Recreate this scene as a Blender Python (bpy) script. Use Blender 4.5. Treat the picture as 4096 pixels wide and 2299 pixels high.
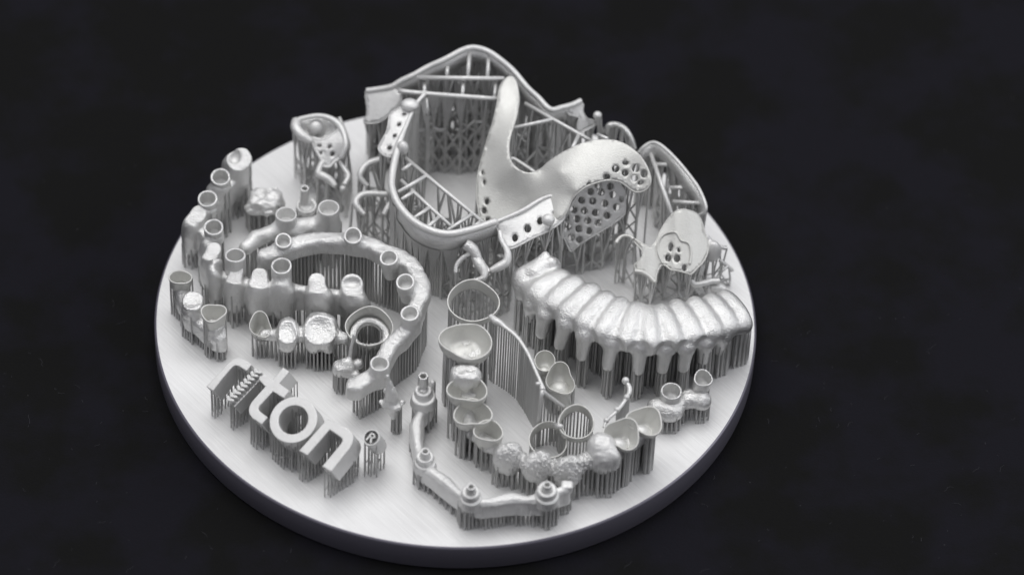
import bpy, math, random
import numpy as np
from mathutils import Vector, Matrix
from mathutils.bvhtree import BVHTree
from mathutils.geometry import delaunay_2d_cdt
random.seed(7); np.random.seed(7)
for o in list(bpy.data.objects): bpy.data.objects.remove(o)
scene = bpy.context.scene
COL = scene.collection
S = 0.1                       # all coordinates below are millimetres; one Blender unit is 10 mm
PT = 5.18                     # plate thickness in mm; z = 0 is the plate's top face
# ------------------------------------------------------------------ camera
EL, DIST, FPX, OX, OY, ROLL = 0.8122, 611.684, 14600.0, 9.0652, 6.925, 0.0469
CD = Vector((0, math.cos(EL), -math.sin(EL)))
CC = Vector((OX, OY, 0)) - DIST * CD
_r = Vector((1, 0, 0)); _u = _r.cross(CD)
CR = math.cos(ROLL) * _r + math.sin(ROLL) * _u
CU = -math.sin(ROLL) * _r + math.cos(ROLL) * _u
cam_d = bpy.data.cameras.new('camera'); cam = bpy.data.objects.new('camera', cam_d); COL.objects.link(cam)
M = Matrix((CR, CU, -CD)).transposed().to_4x4(); M.translation = CC * S
cam.matrix_world = M
cam_d.sensor_width = 36; cam_d.lens = FPX / 4096 * 36
cam_d.clip_start = 1; cam_d.clip_end = 2000
cam_d.dof.use_dof = True
cam_d.dof.aperture_fstop = 0.13
scene.camera = cam
# ------------------------------------------------------------------ light
scene.view_settings.view_transform = 'Standard'; scene.view_settings.look = 'None'
scene.view_settings.exposure = 0; scene.view_settings.gamma = 1
w = bpy.data.worlds.new("World"); scene.world = w; w.use_nodes = True
w.node_tree.nodes['Background'].inputs[0].default_value = (0.93, 0.93, 1.0, 1)
w.node_tree.nodes['Background'].inputs[1].default_value = 0.31
def area(name, loc, target, sx, sy, power, col=(1, 1, 1)):
    l = bpy.data.lights.new(name, 'AREA'); l.shape = 'RECTANGLE'; l.size = sx; l.size_y = sy; l.energy = power; l.color = col
    o = bpy.data.objects.new(name, l); COL.objects.link(o); o.location = loc
    o.rotation_euler = (Vector(target) - Vector(loc)).to_track_quat('-Z', 'Y').to_euler()
area('softbox', (-8, 10, 60), (0, 0, 0), 56, 46, 28000, (1, 0.995, 0.985))
area('side_softbox', (52, 4, 34), (2, 0, 0), 24, 24, 9500, (0.97, 0.98, 1.0))

def O(x, y, h=0.0):
    """photo pixel (4096 wide) seen at h mm above the plate -> world mm"""
    x, y, h = float(x), float(y), float(h)
    v = CD + (x - 2048) / FPX * CR - (y - 1149.5) / FPX * CU
    return CC + v * ((h - CC.z) / v.z)
def OP(x, y, p0, n):
    v = CD + (x - 2048) / FPX * CR - (y - 1149.5) / FPX * CU
    return CC + v * ((p0 - CC).dot(n) / v.dot(n))
foc = O(1900, 1330, 8)
cam_d.dof.focus_distance = (foc - CC).dot(CD) * S
# ------------------------------------------------------------------ materials
def new_mat(name):
    m = bpy.data.materials.new(name); m.use_nodes = True
    nt = m.node_tree; b = nt.nodes['Principled BSDF']
    return m, nt, b
def metal(name, base, rough, bump=0.25, scale=60, detail=6, metallic=0.74, tint=0.992, distort=0.0):
    m, nt, b = new_mat(name); N = nt.nodes; L = nt.links
    tc = N.new('ShaderNodeTexCoord')
    n1 = N.new('ShaderNodeTexNoise'); n1.inputs['Scale'].default_value = scale; n1.inputs['Detail'].default_value = detail
    n1.inputs['Roughness'].default_value = 0.6; n1.inputs['Distortion'].default_value = distort
    L.new(tc.outputs['Object'], n1.inputs['Vector'])
    n2 = N.new('ShaderNodeTexNoise'); n2.inputs['Scale'].default_value = 2.2; n2.inputs['Detail'].default_value = 3
    L.new(tc.outputs['Object'], n2.inputs['Vector'])
    cr = N.new('ShaderNodeMapRange'); cr.inputs['From Min'].default_value = 0.3; cr.inputs['From Max'].default_value = 0.7
    cr.inputs['To Min'].default_value = base * 0.93; cr.inputs['To Max'].default_value = min(1, base * 1.05)
    L.new(n2.outputs['Fac'], cr.inputs['Value'])
    cc = N.new('ShaderNodeCombineColor'); 
    L.new(cr.outputs[0], cc.inputs[0]); L.new(cr.outputs[0], cc.inputs[1])
    tm = N.new('ShaderNodeMath'); tm.operation = 'MULTIPLY'; tm.inputs[1].default_value = tint; L.new(cr.outputs[0], tm.inputs[0]); L.new(tm.outputs[0], cc.inputs[2])
    L.new(cc.outputs[0], b.inputs['Base Color'])
    rr = N.new('ShaderNodeMapRange'); rr.inputs['From Min'].default_value = 0.3; rr.inputs['From Max'].default_value = 0.7
    rr.inputs['To Min'].default_value = rough * 0.85; rr.inputs['To Max'].default_value = rough * 1.15
    L.new(n1.outputs['Fac'], rr.inputs['Value']); L.new(rr.outputs[0], b.inputs['Roughness'])
    b.inputs['Metallic'].default_value = metallic
    bp = N.new('ShaderNodeBump'); bp.inputs['Strength'].default_value = bump; bp.inputs['Distance'].default_value = 0.02
    L.new(n1.outputs['Fac'], bp.inputs['Height']); L.new(bp.outputs[0], b.inputs['Normal'])
    return m
M_PART = metal('blasted_metal', 0.78, 0.35, 0.9, 40, 7)
M_ROUGH = metal('grainy_metal', 0.82, 0.33, 1.0, 36, 8, 0.86)
M_WHITE = metal('matt_bright_metal', 0.80, 0.5, 0.6, 44, 6, 0.62)
M_SMOOTH = metal('satin_metal', 0.70, 0.5, 0.45, 42, metallic=0.5, tint=0.965)
M_ROD = metal('support_metal', 0.62, 0.45, 0.9, 45)
M_LATT = metal('lattice_metal', 0.66, 0.5, 0.5, 45, 4, 0.6)
M_LET = metal('letter_metal', 0.76, 0.5, 0.5, 60, 4, 0.6)
# brushed plate
M_PLATE, nt, b = new_mat('brushed_plate'); N = nt.nodes; L = nt.links
tc = N.new('ShaderNodeTexCoord'); mp = N.new('ShaderNodeMapping'); mp.vector_type = 'POINT'
mp.inputs['Rotation'].default_value = (0, 0, math.radians(47)); mp.inputs['Scale'].default_value = (1, 1, 1)
mp2 = N.new('ShaderNodeMapping'); mp2.inputs['Scale'].default_value = (0.55, 26, 1)
n1 = N.new('ShaderNodeTexNoise'); n1.inputs['Scale'].default_value = 1.0; n1.inputs['Detail'].default_value = 5; n1.inputs['Roughness'].default_value = 0.62
L.new(tc.outputs['Object'], mp.inputs['Vector']); L.new(mp.outputs[0], mp2.inputs['Vector']); L.new(mp2.outputs[0], n1.inputs['Vector'])
mp3 = N.new('ShaderNodeMapping'); mp3.inputs['Scale'].default_value = (1.6, 60, 1)
n3 = N.new('ShaderNodeTexNoise'); n3.inputs['Scale'].default_value = 1.3; n3.inputs['Detail'].default_value = 4
L.new(mp.outputs[0], mp3.inputs['Vector']); L.new(mp3.outputs[0], n3.inputs['Vector'])
n2 = N.new('ShaderNodeTexNoise'); n2.inputs['Scale'].default_value = 0.5; n2.inputs['Detail'].default_value = 3
L.new(tc.outputs['Object'], n2.inputs['Vector'])
ad = N.new('ShaderNodeMath'); ad.operation = 'ADD'; L.new(n1.outputs['Fac'], ad.inputs[0]); L.new(n3.outputs['Fac'], ad.inputs[1])
cr = N.new('ShaderNodeMapRange'); cr.inputs['From Min'].default_value = 0.75; cr.inputs['From Max'].default_value = 1.25
cr.inputs['To Min'].default_value = 0.74; cr.inputs['To Max'].default_value = 0.85; L.new(ad.outputs[0], cr.inputs['Value'])
cc = N.new('ShaderNodeCombineColor')
for k in range(3): L.new(cr.outputs[0], cc.inputs[k])
L.new(cc.outputs[0], b.inputs['Base Color'])
rr = N.new('ShaderNodeMapRange'); rr.inputs['To Min'].default_value = 0.5; rr.inputs['To Max'].default_value = 0.62
L.new(n2.outputs['Fac'], rr.inputs['Value']); L.new(rr.outputs[0], b.inputs['Roughness'])
b.inputs['Metallic'].default_value = 0.25
bp = N.new('ShaderNodeBump'); bp.inputs['Strength'].default_value = 0.35; bp.inputs['Distance'].default_value = 0.012
L.new(ad.outputs[0], bp.inputs['Height']); L.new(bp.outputs[0], b.inputs['Normal'])
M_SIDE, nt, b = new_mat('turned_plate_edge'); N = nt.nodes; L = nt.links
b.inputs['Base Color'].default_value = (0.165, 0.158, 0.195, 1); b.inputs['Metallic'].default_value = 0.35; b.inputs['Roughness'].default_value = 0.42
tc = N.new('ShaderNodeTexCoord'); mp = N.new('ShaderNodeMapping'); mp.inputs['Scale'].default_value = (1, 1, 90)
n1 = N.new('ShaderNodeTexNoise'); n1.inputs['Scale'].default_value = 1; L.new(tc.outputs['Object'], mp.inputs['Vector']); L.new(mp.outputs[0], n1.inputs['Vector'])
bp = N.new('ShaderNodeBump'); bp.inputs['Strength'].default_value = 0.2; bp.inputs['Distance'].default_value = 0.01
L.new(n1.outputs['Fac'], bp.inputs['Height']); L.new(bp.outputs[0], b.inputs['Normal'])
# black cloth
M_CLOTH, nt, b = new_mat('black_cloth'); N = nt.nodes; L = nt.links
tc = N.new('ShaderNodeTexCoord')
n1 = N.new('ShaderNodeTexNoise'); n1.inputs['Scale'].default_value = 0.6; n1.inputs['Detail'].default_value = 7; n1.inputs['Roughness'].default_value = 0.6
L.new(tc.outputs['Object'], n1.inputs['Vector'])
cr = N.new('ShaderNodeValToRGB'); cr.color_ramp.elements[0].position = 0.44; cr.color_ramp.elements[0].color = (0.0072, 0.0072, 0.0073, 1)
cr.color_ramp.elements[1].position = 0.6; cr.color_ramp.elements[1].color = (0.0095, 0.0092, 0.0128, 1)
L.new(n1.outputs['Fac'], cr.inputs[0])
v = N.new('ShaderNodeTexVoronoi'); v.inputs['Scale'].default_value = 2.6; L.new(tc.outputs['Object'], v.inputs['Vector'])
lt = N.new('ShaderNodeMath'); lt.operation = 'LESS_THAN'; lt.inputs[1].default_value = 0.028; L.new(v.outputs['Distance'], lt.inputs[0])
wn = N.new('ShaderNodeMath'); wn.operation = 'MULTIPLY'; L.new(lt.outputs[0], wn.inputs[0])
sp = N.new('ShaderNodeSeparateColor'); L.new(v.outputs['Color'], sp.inputs[0]); 
gt = N.new('ShaderNodeMath'); gt.operation = 'GREATER_THAN'; gt.inputs[1].default_value = 0.72; L.new(sp.outputs[0], gt.inputs[0]); L.new(gt.outputs[0], wn.inputs[1])
mx = N.new('ShaderNodeMix'); mx.data_type = 'RGBA'; L.new(wn.outputs[0], mx.inputs['Factor']); L.new(cr.outputs[0], mx.inputs['A']); mx.inputs['B'].default_value = (0.05, 0.05, 0.055, 1)
L.new(mx.outputs['Result'], b.inputs['Base Color'])
b.inputs['Roughness'].default_value = 0.95; b.inputs['Specular IOR Level'].default_value = 0.1
n2 = N.new('ShaderNodeTexNoise'); n2.inputs['Scale'].default_value = 30; n2.inputs['Detail'].default_value = 4; L.new(tc.outputs['Object'], n2.inputs['Vector'])
bp = N.new('ShaderNodeBump'); bp.inputs['Strength'].default_value = 0.6; bp.inputs['Distance'].default_value = 0.03
L.new(n2.outputs['Fac'], bp.inputs['Height']); L.new(bp.outputs[0], b.inputs['Normal'])
M_LINT, nt, b = new_mat('lint'); b.inputs['Base Color'].default_value = (0.055, 0.055, 0.065, 1); b.inputs['Roughness'].default_value = 0.9
M_SHADE = metal('recess_shade_metal', 0.10, 0.6, 0.2, 40)  # shade inside the sign's hollow top, put into a dark base colour

# ------------------------------------------------------------------ objects
class Thing:
    def __init__(self, name, label, cat, x, y, group=None):
        """x, y: world mm of the base point"""
        self.base = Vector((x, y, 0))
        self.o = bpy.data.objects.new(name, None); COL.objects.link(self.o)
        self.o.empty_display_size = 0.1; self.o.location = self.base * S
        self.o['label'] = label; self.o['category'] = cat
        if group: self.o['group'] = group
        self.geo = []          # (verts, faces) for the support search
    def part(self, name, V, F, mat, smooth=True, sup=True, parent=None, kind=None, label=None):
        V = np.asarray(V, dtype=float)
        me = bpy.data.meshes.new(name)
        me.from_pydata((V - np.array(self.base)) * S if parent is None else (V - np.array(parent['_b'])) * S, [], F)
        me.materials.append(mat)
        if smooth: me.polygons.foreach_set('use_smooth', [True] * len(me.polygons))
        me.update()
        ob = bpy.data.objects.new(name, me); COL.objects.link(ob)
        ob.parent = self.o
        if kind: ob['kind'] = kind
        if label: ob['label'] = label
        if sup: self.geo.append((V, F))
        return ob
# ------------------------------------------------------------------ direct mesh makers (mm)
def frame_from(axis):
    a = Vector(axis).normalized()
    t = Vector((1, 0, 0)) if abs(a.x) < 0.9 else Vector((0, 1, 0))
    e1 = (t - a * t.dot(a)).normalized(); e2 = a.cross(e1)
    return e1, e2, a
def tube_mesh(pts, rad, seg=8, flat=None):
    """swept tube through world points with radii; flat=(k) squashes along z"""
    P = [Vector(p) for p in pts]; n = len(P)
    rad = [float(q) for q in rad] if hasattr(rad, "__len__") else [float(rad)] * n
    V = []; F = []
    prev = None
    for i in range(n):
        t = (P[min(i + 1, n - 1)] - P[max(i - 1, 0)]).normalized()
        if prev is None:
            e1 = Vector((0, 0, 1)) if abs(t.z) < 0.9 else Vector((1, 0, 0))
        else: e1 = prev
        e1 = (e1 - t * e1.dot(t)).normalized(); prev = e1; e2 = t.cross(e1)
        fl = 1.0 if flat is None else flat
        for k in range(seg):
            a = 2 * math.pi * k / seg
            V.append(P[i] + rad[i] * (fl * math.cos(a) * e1 + math.sin(a) * e2))
    for i in range(n - 1):
        for k in range(seg):
            a = i * seg + k; b2 = i * seg + (k + 1) % seg
            F.append((a, b2, b2 + seg, a + seg))
    V.append(P[0]); V.append(P[-1]); c0 = len(V) - 2
    for k in range(seg):
        F.append((c0, (k + 1) % seg, k)); F.append((c0 + 1, (n - 1) * seg + k, (n - 1) * seg + (k + 1) % seg))
    return V, F
def smooth_path(pts, n=8):
    """Catmull-Rom through tuples of any length"""
    A = np.array([tuple(p) for p in pts], float); out = []
    m = len(A)
    for i in range(m - 1):
        p0 = A[max(i - 1, 0)]; p1 = A[i]; p2 = A[i + 1]; p3 = A[min(i + 2, m - 1)]
        for k in range(n):
            t = k / n
            out.append(0.5 * ((2 * p1) + (p2 - p0) * t + (2 * p0 - 5 * p1 + 4 * p2 - p3) * t * t + (3 * p1 - p0 - 3 * p2 + p3) * t ** 3))
    out.append(A[-1]); return np.array(out)
def wire(T, name, px, r, mat, seg=8, n=6, flat=None, closed=False, sup=True, tipr=None):
    """px: (x, y, h) photo points"""
    q = smooth_path(px, n) if len(px) > 2 else np.array(px, float)
    P = [O(*p[:3]) for p in q]
    rr = [r] * len(P)
    if len(px[0]) > 3: rr = list(q[:, 3])
    if tipr: rr[-1] = tipr; rr[0] = tipr
    V, F = tube_mesh(P, rr, seg, flat)
    return T.part(name, V, F, mat, sup=sup)
def join(parts):
    V = []; F = []
    for v, f in parts:
        b0 = len(V); V.extend([tuple(x) for x in v]); F.extend([tuple(i + b0 for i in q) for q in f])
    return V, F
def ball_mesh(c, r, seg=10, rings=6, sc=(1, 1, 1)):
    V = []; F = []
    for i in range(rings + 1):
        th = math.pi * i / rings
        for k in range(seg):
            a = 2 * math.pi * k / seg
            V.append((c[0] + r * sc[0] * math.sin(th) * math.cos(a), c[1] + r * sc[1] * math.sin(th) * math.sin(a), c[2] + r * sc[2] * math.cos(th)))
    for i in range(rings):
        for k in range(seg):
            a = i * seg + k; b2 = i * seg + (k + 1) % seg
            F.append((a, a + seg, b2 + seg, b2))
    return V, F
def tilt_axis(ratio, side=0.0):
    el = EL; t = math.asin(min(0.99, ratio)) - el
    return Vector((side, -math.tan(t), 1)).normalized()
def loft_cup(c, axis, outline, H, wall, floor=None, bot=0.8, pw=2.0, rim=None, seg=44, rot=0.0, dish=0.0, rimr=0.35, inner_bot=None, nz=7):
    """c rim centre (mm), outline(theta)->(radius), H depth, floor: depth of inner floor below the rim (None = open through)"""
    e1, e2, a = frame_from(axis)
    V = []; F = []
    def ring(s_of, z, dr=0.0):
        idx = len(V)
        for k in range(seg):
            th = 2 * math.pi * k / seg
            rr = outline(th) * s_of + dr
            zz = z + (rim(th) * (1 + z / H) if rim else 0)
            V.append(Vector(c) + rr * (math.cos(th + rot) * e1 + math.sin(th + rot) * e2) + zz * a)
        return idx
    def sc(z): return 1 - (1 - bot) * ((-z / H) ** pw)
    rings = []
    for i in range(nz, -1, -1):
        z = -H * i / nz
        rings.append(ring(sc(z), z))
    rings.append(ring(1.0, 0.06 * wall, -wall * rimr))
    rings.append(ring(1.0, 0.0, -wall))
    D = H if floor is None else floor
    ib = bot if inner_bot is None else inner_bot
    for i in range(1, nz + 1):
        z = -D * i / nz
        s = (1 - (1 - ib) * ((i / nz) ** pw)) if floor is not None else sc(z)
        rings.append(ring(s, z, -wall * (1 + 0.15 * i / nz)))
    for j in range(len(rings) - 1):
        A, B = rings[j], rings[j + 1]
        for k in range(seg):
            k2 = (k + 1) % seg
            F.append((A + k, A + k2, B + k2, B + k))
    if floor is None:
        A, B = rings[-1], rings[0]
        for k in range(seg):
            k2 = (k + 1) % seg; F.append((A + k, A + k2, B + k2, B + k))
    else:
        # inner floor in two rings, outer bottom cap
        A = rings[-1]; m = ring(ib * 0.5, -D - dish * 0.7, -wall * 0.5)
        for k in range(seg): k2 = (k + 1) % seg; F.append((A + k, A + k2, m + k2, m + k))
        V.append(Vector(c) - (D + dish) * a); ci = len(V) - 1
        for k in range(seg): F.append((m + k, m + (k + 1) % seg, ci))
        B = rings[0]; m2 = ring(bot * 0.55, -H - 0.12 * H * (1 - bot), 0)
        for k in range(seg): k2 = (k + 1) % seg; F.append((B + k2, B + k, m2 + k, m2 + k2))
        V.append(Vector(c) - (H + 0.16 * H * (1 - bot)) * a); ci = len(V) - 1
        for k in range(seg): F.append((m2 + (k + 1) % seg, m2 + k, ci))
    return V, F
def harm(w, d, cs=()):
    """elliptic outline with harmonics: cs = ((k, amp, phase), ...)"""
    def f(th):
        a, b2 = w / 2, d / 2
        r = a * b2 / math.sqrt((b2 * math.cos(th)) ** 2 + (a * math.sin(th)) ** 2)
        s = 1 + sum(am * math.cos(k * th + ph) for k, am, ph in cs)
        return r * s
    return f
def sleeve(T, x, y, h, dia, wall, L, ratio=0.725, side=0.0, name='screw_sleeve', mat=None, floor=None, bot=1.0, flare=0.0):
    c = O(x, y, h); ax = tilt_axis(ratio, side)
    V, F = loft_cup(c, ax, harm(dia, dia, ((2, 0.012, random.random() * 6), (3, 0.01, random.random() * 6))), L, wall, floor or L * 0.8, bot=bot, pw=1.0, rimr=0.5, inner_bot=bot)
    return T.part(name, V, F, mat or M_PART)
def cup(T, x, y, h, w, d, H, wall=0.28, floor=2.4, ratio=0.8, side=0.0, cs=(), rot=0.0, bot=0.72, pw=2.2, rim=None, name='crown_cup', mat=None, dish=0.2, ib=None):
    c = O(x, y, h); ax = tilt_axis(ratio, side)
    V, F = loft_cup(c, ax, harm(w, d, cs), H, wall, floor, bot=bot, pw=pw, rim=rim, rot=rot, dish=dish, inner_bot=ib, seg=56, rimr=0.5, nz=9)
    return T.part(name, V, F, mat or M_SMOOTH)
# ------------------------------------------------------------------ implicit surfaces
class Vox:
    def __init__(self, lo, hi, res=0.16):
        self.lo = np.array(lo, np.float32); self.res = res
        self.n = np.maximum(4, np.ceil((np.array(hi) - self.lo) / res).astype(int) + 1)
        self.D = np.full(self.n, 9.0, np.float32)
    def _slice(self, lo, hi):
        a = np.clip(np.floor((np.array(lo) - self.lo) / self.res).astype(int), 0, self.n - 1)
        b2 = np.clip(np.ceil((np.array(hi) - self.lo) / self.res).astype(int) + 1, 1, self.n)
        sl = tuple(slice(int(i), int(j)) for i, j in zip(a, b2))
        g = [self.lo[k] + self.res * np.arange(a[k], b2[k], dtype=np.float32) for k in range(3)]
        return sl, g[0][:, None, None], g[1][None, :, None], g[2][None, None, :]
    def put(self, fn, lo, hi, k=0.5, sub=False):
        m = k + 2 * self.res
        sl, X, Y, Z = self._slice(np.array(lo) - m, np.array(hi) + m)
        d = fn(X, Y, Z); A = self.D[sl]
        if A.size == 0: return
        if sub:
            hh = np.maximum(k - np.abs(A + d), 0) / k if k > 0 else 0
            self.D[sl] = np.maximum(A, -d) + (hh * hh * k * 0.25 if k > 0 else 0)
        elif k <= 0: self.D[sl] = np.minimum(A, d)
        else:
            hh = np.maximum(k - np.abs(A - d), 0) / k
            self.D[sl] = np.minimum(A, d) - hh * hh * k * 0.25
    def cone(self, a, b, ra, rb, k=0.5, sub=False, zs=1.0):
        a = np.array(a, float); b = np.array(b, float); ab = (b - a) * np.array((1, 1, zs)); L2 = max(1e-6, (ab ** 2).sum()); R = max(ra, rb) * max(1, 1 / zs)
        def fn(X, Y, Z):
            x = X - a[0]; y = Y - a[1]; z = (Z - a[2]) * zs
            t = np.clip((x * ab[0] + y * ab[1] + z * ab[2]) / L2, 0, 1)
            return np.sqrt((x - t * ab[0]) ** 2 + (y - t * ab[1]) ** 2 + (z - t * ab[2]) ** 2) - (ra + (rb - ra) * t)
        self.put(fn, np.minimum(a, b) - R, np.maximum(a, b) + R, k, sub)
    def path(self, pts, k=0.3, zs=1.0):
        for p, q in zip(pts[:-1], pts[1:]): self.cone(p[:3], q[:3], p[3], q[3], k, zs=zs)
    def wall(self, a, b, ra, rb, z0, z1, rnd=0.4, k=0.3):
        """upright slab following the plan segment a-b between heights z0 and z1 (pairs), rounded edges"""
        a = np.array(a[:2], float); b = np.array(b[:2], float); ab = b - a; L2 = max(1e-6, (ab ** 2).sum()); Rm = max(ra, rb)
        def fn(X, Y, Z):
            x = X - a[0]; y = Y - a[1]; t = np.clip((x * ab[0] + y * ab[1]) / L2, 0, 1)
            d = np.sqrt((x - t * ab[0]) ** 2 + (y - t * ab[1]) ** 2) - (ra + (rb - ra) * t) + rnd
            lo_ = z0[0] + (z0[1] - z0[0]) * t; hi_ = z1[0] + (z1[1] - z1[0]) * t
            e = np.abs(Z - (lo_ + hi_) / 2) - (hi_ - lo_) / 2 + rnd
            return np.sqrt(np.maximum(d, 0) ** 2 + np.maximum(e, 0) ** 2) + np.minimum(np.maximum(d, e), 0) - rnd
        self.put(fn, (min(a[0], b[0]) - Rm, min(a[1], b[1]) - Rm, min(z0)), (max(a[0], b[0]) + Rm, max(a[1], b[1]) + Rm, max(z1)), k)
    def ell(self, c, r, R=None, k=0.5, sub=False, p=2.0):
        c = np.array(c, float); r = np.array(r, float); R = np.eye(3) if R is None else np.array(R)
        def fn(X, Y, Z):
            x = X - c[0]; y = Y - c[1]; z = Z - c[2]
            q = [(R[0][i] * x + R[1][i] * y + R[2][i] * z) for i in range(3)]
            if p != 2.0:
                k0 = (sum(np.abs(q[i] / r[i]) ** p for i in range(3))) ** (1 / p); return (k0 - 1) * r.min()
            k0 = np.sqrt(sum((q[i] / r[i]) ** 2 for i in range(3))); k1 = np.sqrt(sum((q[i] / r[i] ** 2) ** 2 for i in range(3))) + 1e-6
            return k0 * (k0 - 1) / k1
        m = r.max(); self.put(fn, c - m, c + m, k, sub)
    def cyl(self, a, b, r, k=0.0, sub=False):
        a = np.array(a, float); b = np.array(b, float); ab = b - a; L = np.linalg.norm(ab); ab = ab / L
        def fn(X, Y, Z):
            x = X - a[0]; y = Y - a[1]; z = Z - a[2]; t = x * ab[0] + y * ab[1] + z * ab[2]
            rad = np.sqrt(np.maximum(0, x * x + y * y + z * z - t * t)) - r
            return np.maximum(rad, np.abs(t - L / 2) - L / 2)
        self.put(fn, np.minimum(a, b) - r, np.maximum(a, b) + r, k, sub)
    def noise(self, amp, freq, seed=0, octaves=2):
        sl, X, Y, Z = self._slice(self.lo, self.lo + self.n * self.res)
        rs = np.random.RandomState(seed); acc = np.zeros(self.D.shape, np.float32)
        for o_ in range(octaves):
            for j in range(3):
                v = rs.randn(3); v /= np.linalg.norm(v); v *= freq * (1.9 ** o_) * rs.uniform(0.7, 1.4); ph = rs.uniform(0, 6.28, 3)
                acc += np.sin(v[0] * X + ph[0] + np.sin(v[1] * Y * 1.3 + ph[1])) * np.sin(v[1] * Y + v[2] * Z + ph[2]) / (1.7 ** o_)
        self.D += amp * acc[:self.D.shape[0], :self.D.shape[1], :self.D.shape[2]]
    def mesh(self):
        D = np.pad(self.D, 1, constant_values=9.0); ins = D < 0; n = D.shape
        base = self.lo - self.res
        cs = ins[:-1, :-1, :-1].astype(np.int8)
        cnt = np.zeros(tuple(s - 1 for s in n), np.int8)
        for dx in (0, 1):
            for dy in (0, 1):
                for dz in (0, 1): cnt += ins[dx:n[0] - 1 + dx, dy:n[1] - 1 + dy, dz:n[2] - 1 + dz]
        ci = np.argwhere((cnt > 0) & (cnt < 8)); vid = np.full(cnt.shape, -1, np.int32); vid[ci[:, 0], ci[:, 1], ci[:, 2]] = np.arange(len(ci))
        acc = np.zeros((len(ci), 3)); num = np.zeros(len(ci))
        corners = [(dx, dy, dz) for dx in (0, 1) for dy in (0, 1) for dz in (0, 1)]
        val = {c: D[ci[:, 0] + c[0], ci[:, 1] + c[1], ci[:, 2] + c[2]] for c in corners}
        for c in corners:
            for ax in range(3):
                if c[ax] == 0:
                    c2 = list(c); c2[ax] = 1; c2 = tuple(c2); a = val[c]; b2 = val[c2]; m = (a < 0) != (b2 < 0)
                    t = np.where(m, a / np.where(m, a - b2, 1), 0)
                    p = np.tile(np.array(c, float), (len(ci), 1)); p[:, ax] += t
                    acc += p * m[:, None]; num += m
        V = base + (ci + acc / num[:, None]) * self.res
        F = []
        for ax in range(3):
            o1, o2 = (ax + 1) % 3, (ax + 2) % 3
            s0 = [slice(1, -1)] * 3; s1 = [slice(1, -1)] * 3
            s0[ax] = slice(0, -1); s1[ax] = slice(1, None)
            A = ins[tuple(s0)]; B = ins[tuple(s1)]
            e = np.argwhere(A != B)
            sgn = A[e[:, 0], e[:, 1], e[:, 2]]
            g = e + 1; g[:, ax] -= 1
            def cell(d1, d2):
                q = g.copy(); q[:, o1] -= d1; q[:, o2] -= d2
                return vid[q[:, 0], q[:, 1], q[:, 2]]
            q = np.stack([cell(0, 0), cell(1, 0), cell(1, 1), cell(0, 1)], 1)
            q[~sgn] = q[~sgn][:, ::-1]; F.append(q)
        F = np.concatenate(F)
        # one light smoothing pass
        for _ in range(2):
            s = np.zeros_like(V); c = np.zeros(len(V))
            for i in range(4):
                j = (i + 1) % 4
                np.add.at(s, F[:, i], V[F[:, j]]); np.add.at(c, F[:, i], 1); np.add.at(s, F[:, j], V[F[:, i]]); np.add.at(c, F[:, j], 1)
            V = V * 0.5 + 0.5 * s / np.maximum(c, 1)[:, None]
        return V, F.tolist()
def boxof(pts, m):
    A = np.array([tuple(p)[:3] for p in pts]); return A.min(0) - m, A.max(0) + m
# ------------------------------------------------------------------ sheets traced as outline + heights
def inpoly(x, y, P):
    c = False; n = len(P); j = n - 1
    for i in range(n):
        if (P[i][1] > y) != (P[j][1] > y) and x < (P[j][0] - P[i][0]) * (y - P[i][1]) / (P[j][1] - P[i][1]) + P[i][0]: c = not c
        j = i
    return c
def rbf(ctrl):
    A = np.array(ctrl, float); X = A[:, :2] / 100; n = len(X)
    K = np.linalg.norm(X[:, None] - X[None], axis=2)
    Mx = np.zeros((n + 3, n + 3)); Mx[:n, :n] = K; Mx[:n, n:n + 2] = X; Mx[:n, n + 2] = 1; Mx[n:, :n] = Mx[:n, n:].T
    # mild smoothing
    Mx[:n, :n] -= np.eye(n) * 0.02
    wv = np.linalg.solve(Mx, np.r_[A[:, 2], 0, 0, 0])
    def f(x, y):
        d = np.hypot(x / 100 - X[:, 0], y / 100 - X[:, 1])
        return float((wv[:n] * d).sum() + wv[n] * x / 100 + wv[n + 1] * y / 100 + wv[n + 2])
    return f
def closed_smooth(P, n=5):
    A = list(P); m = len(A); out = []
    for i in range(m):
        p0, p1, p2, p3 = [np.array(A[(i + k) % m], float) for k in (-1, 0, 1, 2)]
        for k in range(n):
            t = k / n; out.append(tuple(0.5 * ((2 * p1) + (p2 - p0) * t + (2 * p0 - 5 * p1 + 4 * p2 - p3) * t * t + (3 * p1 - p0 - 3 * p2 + p3) * t ** 3)))
    return out
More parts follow.
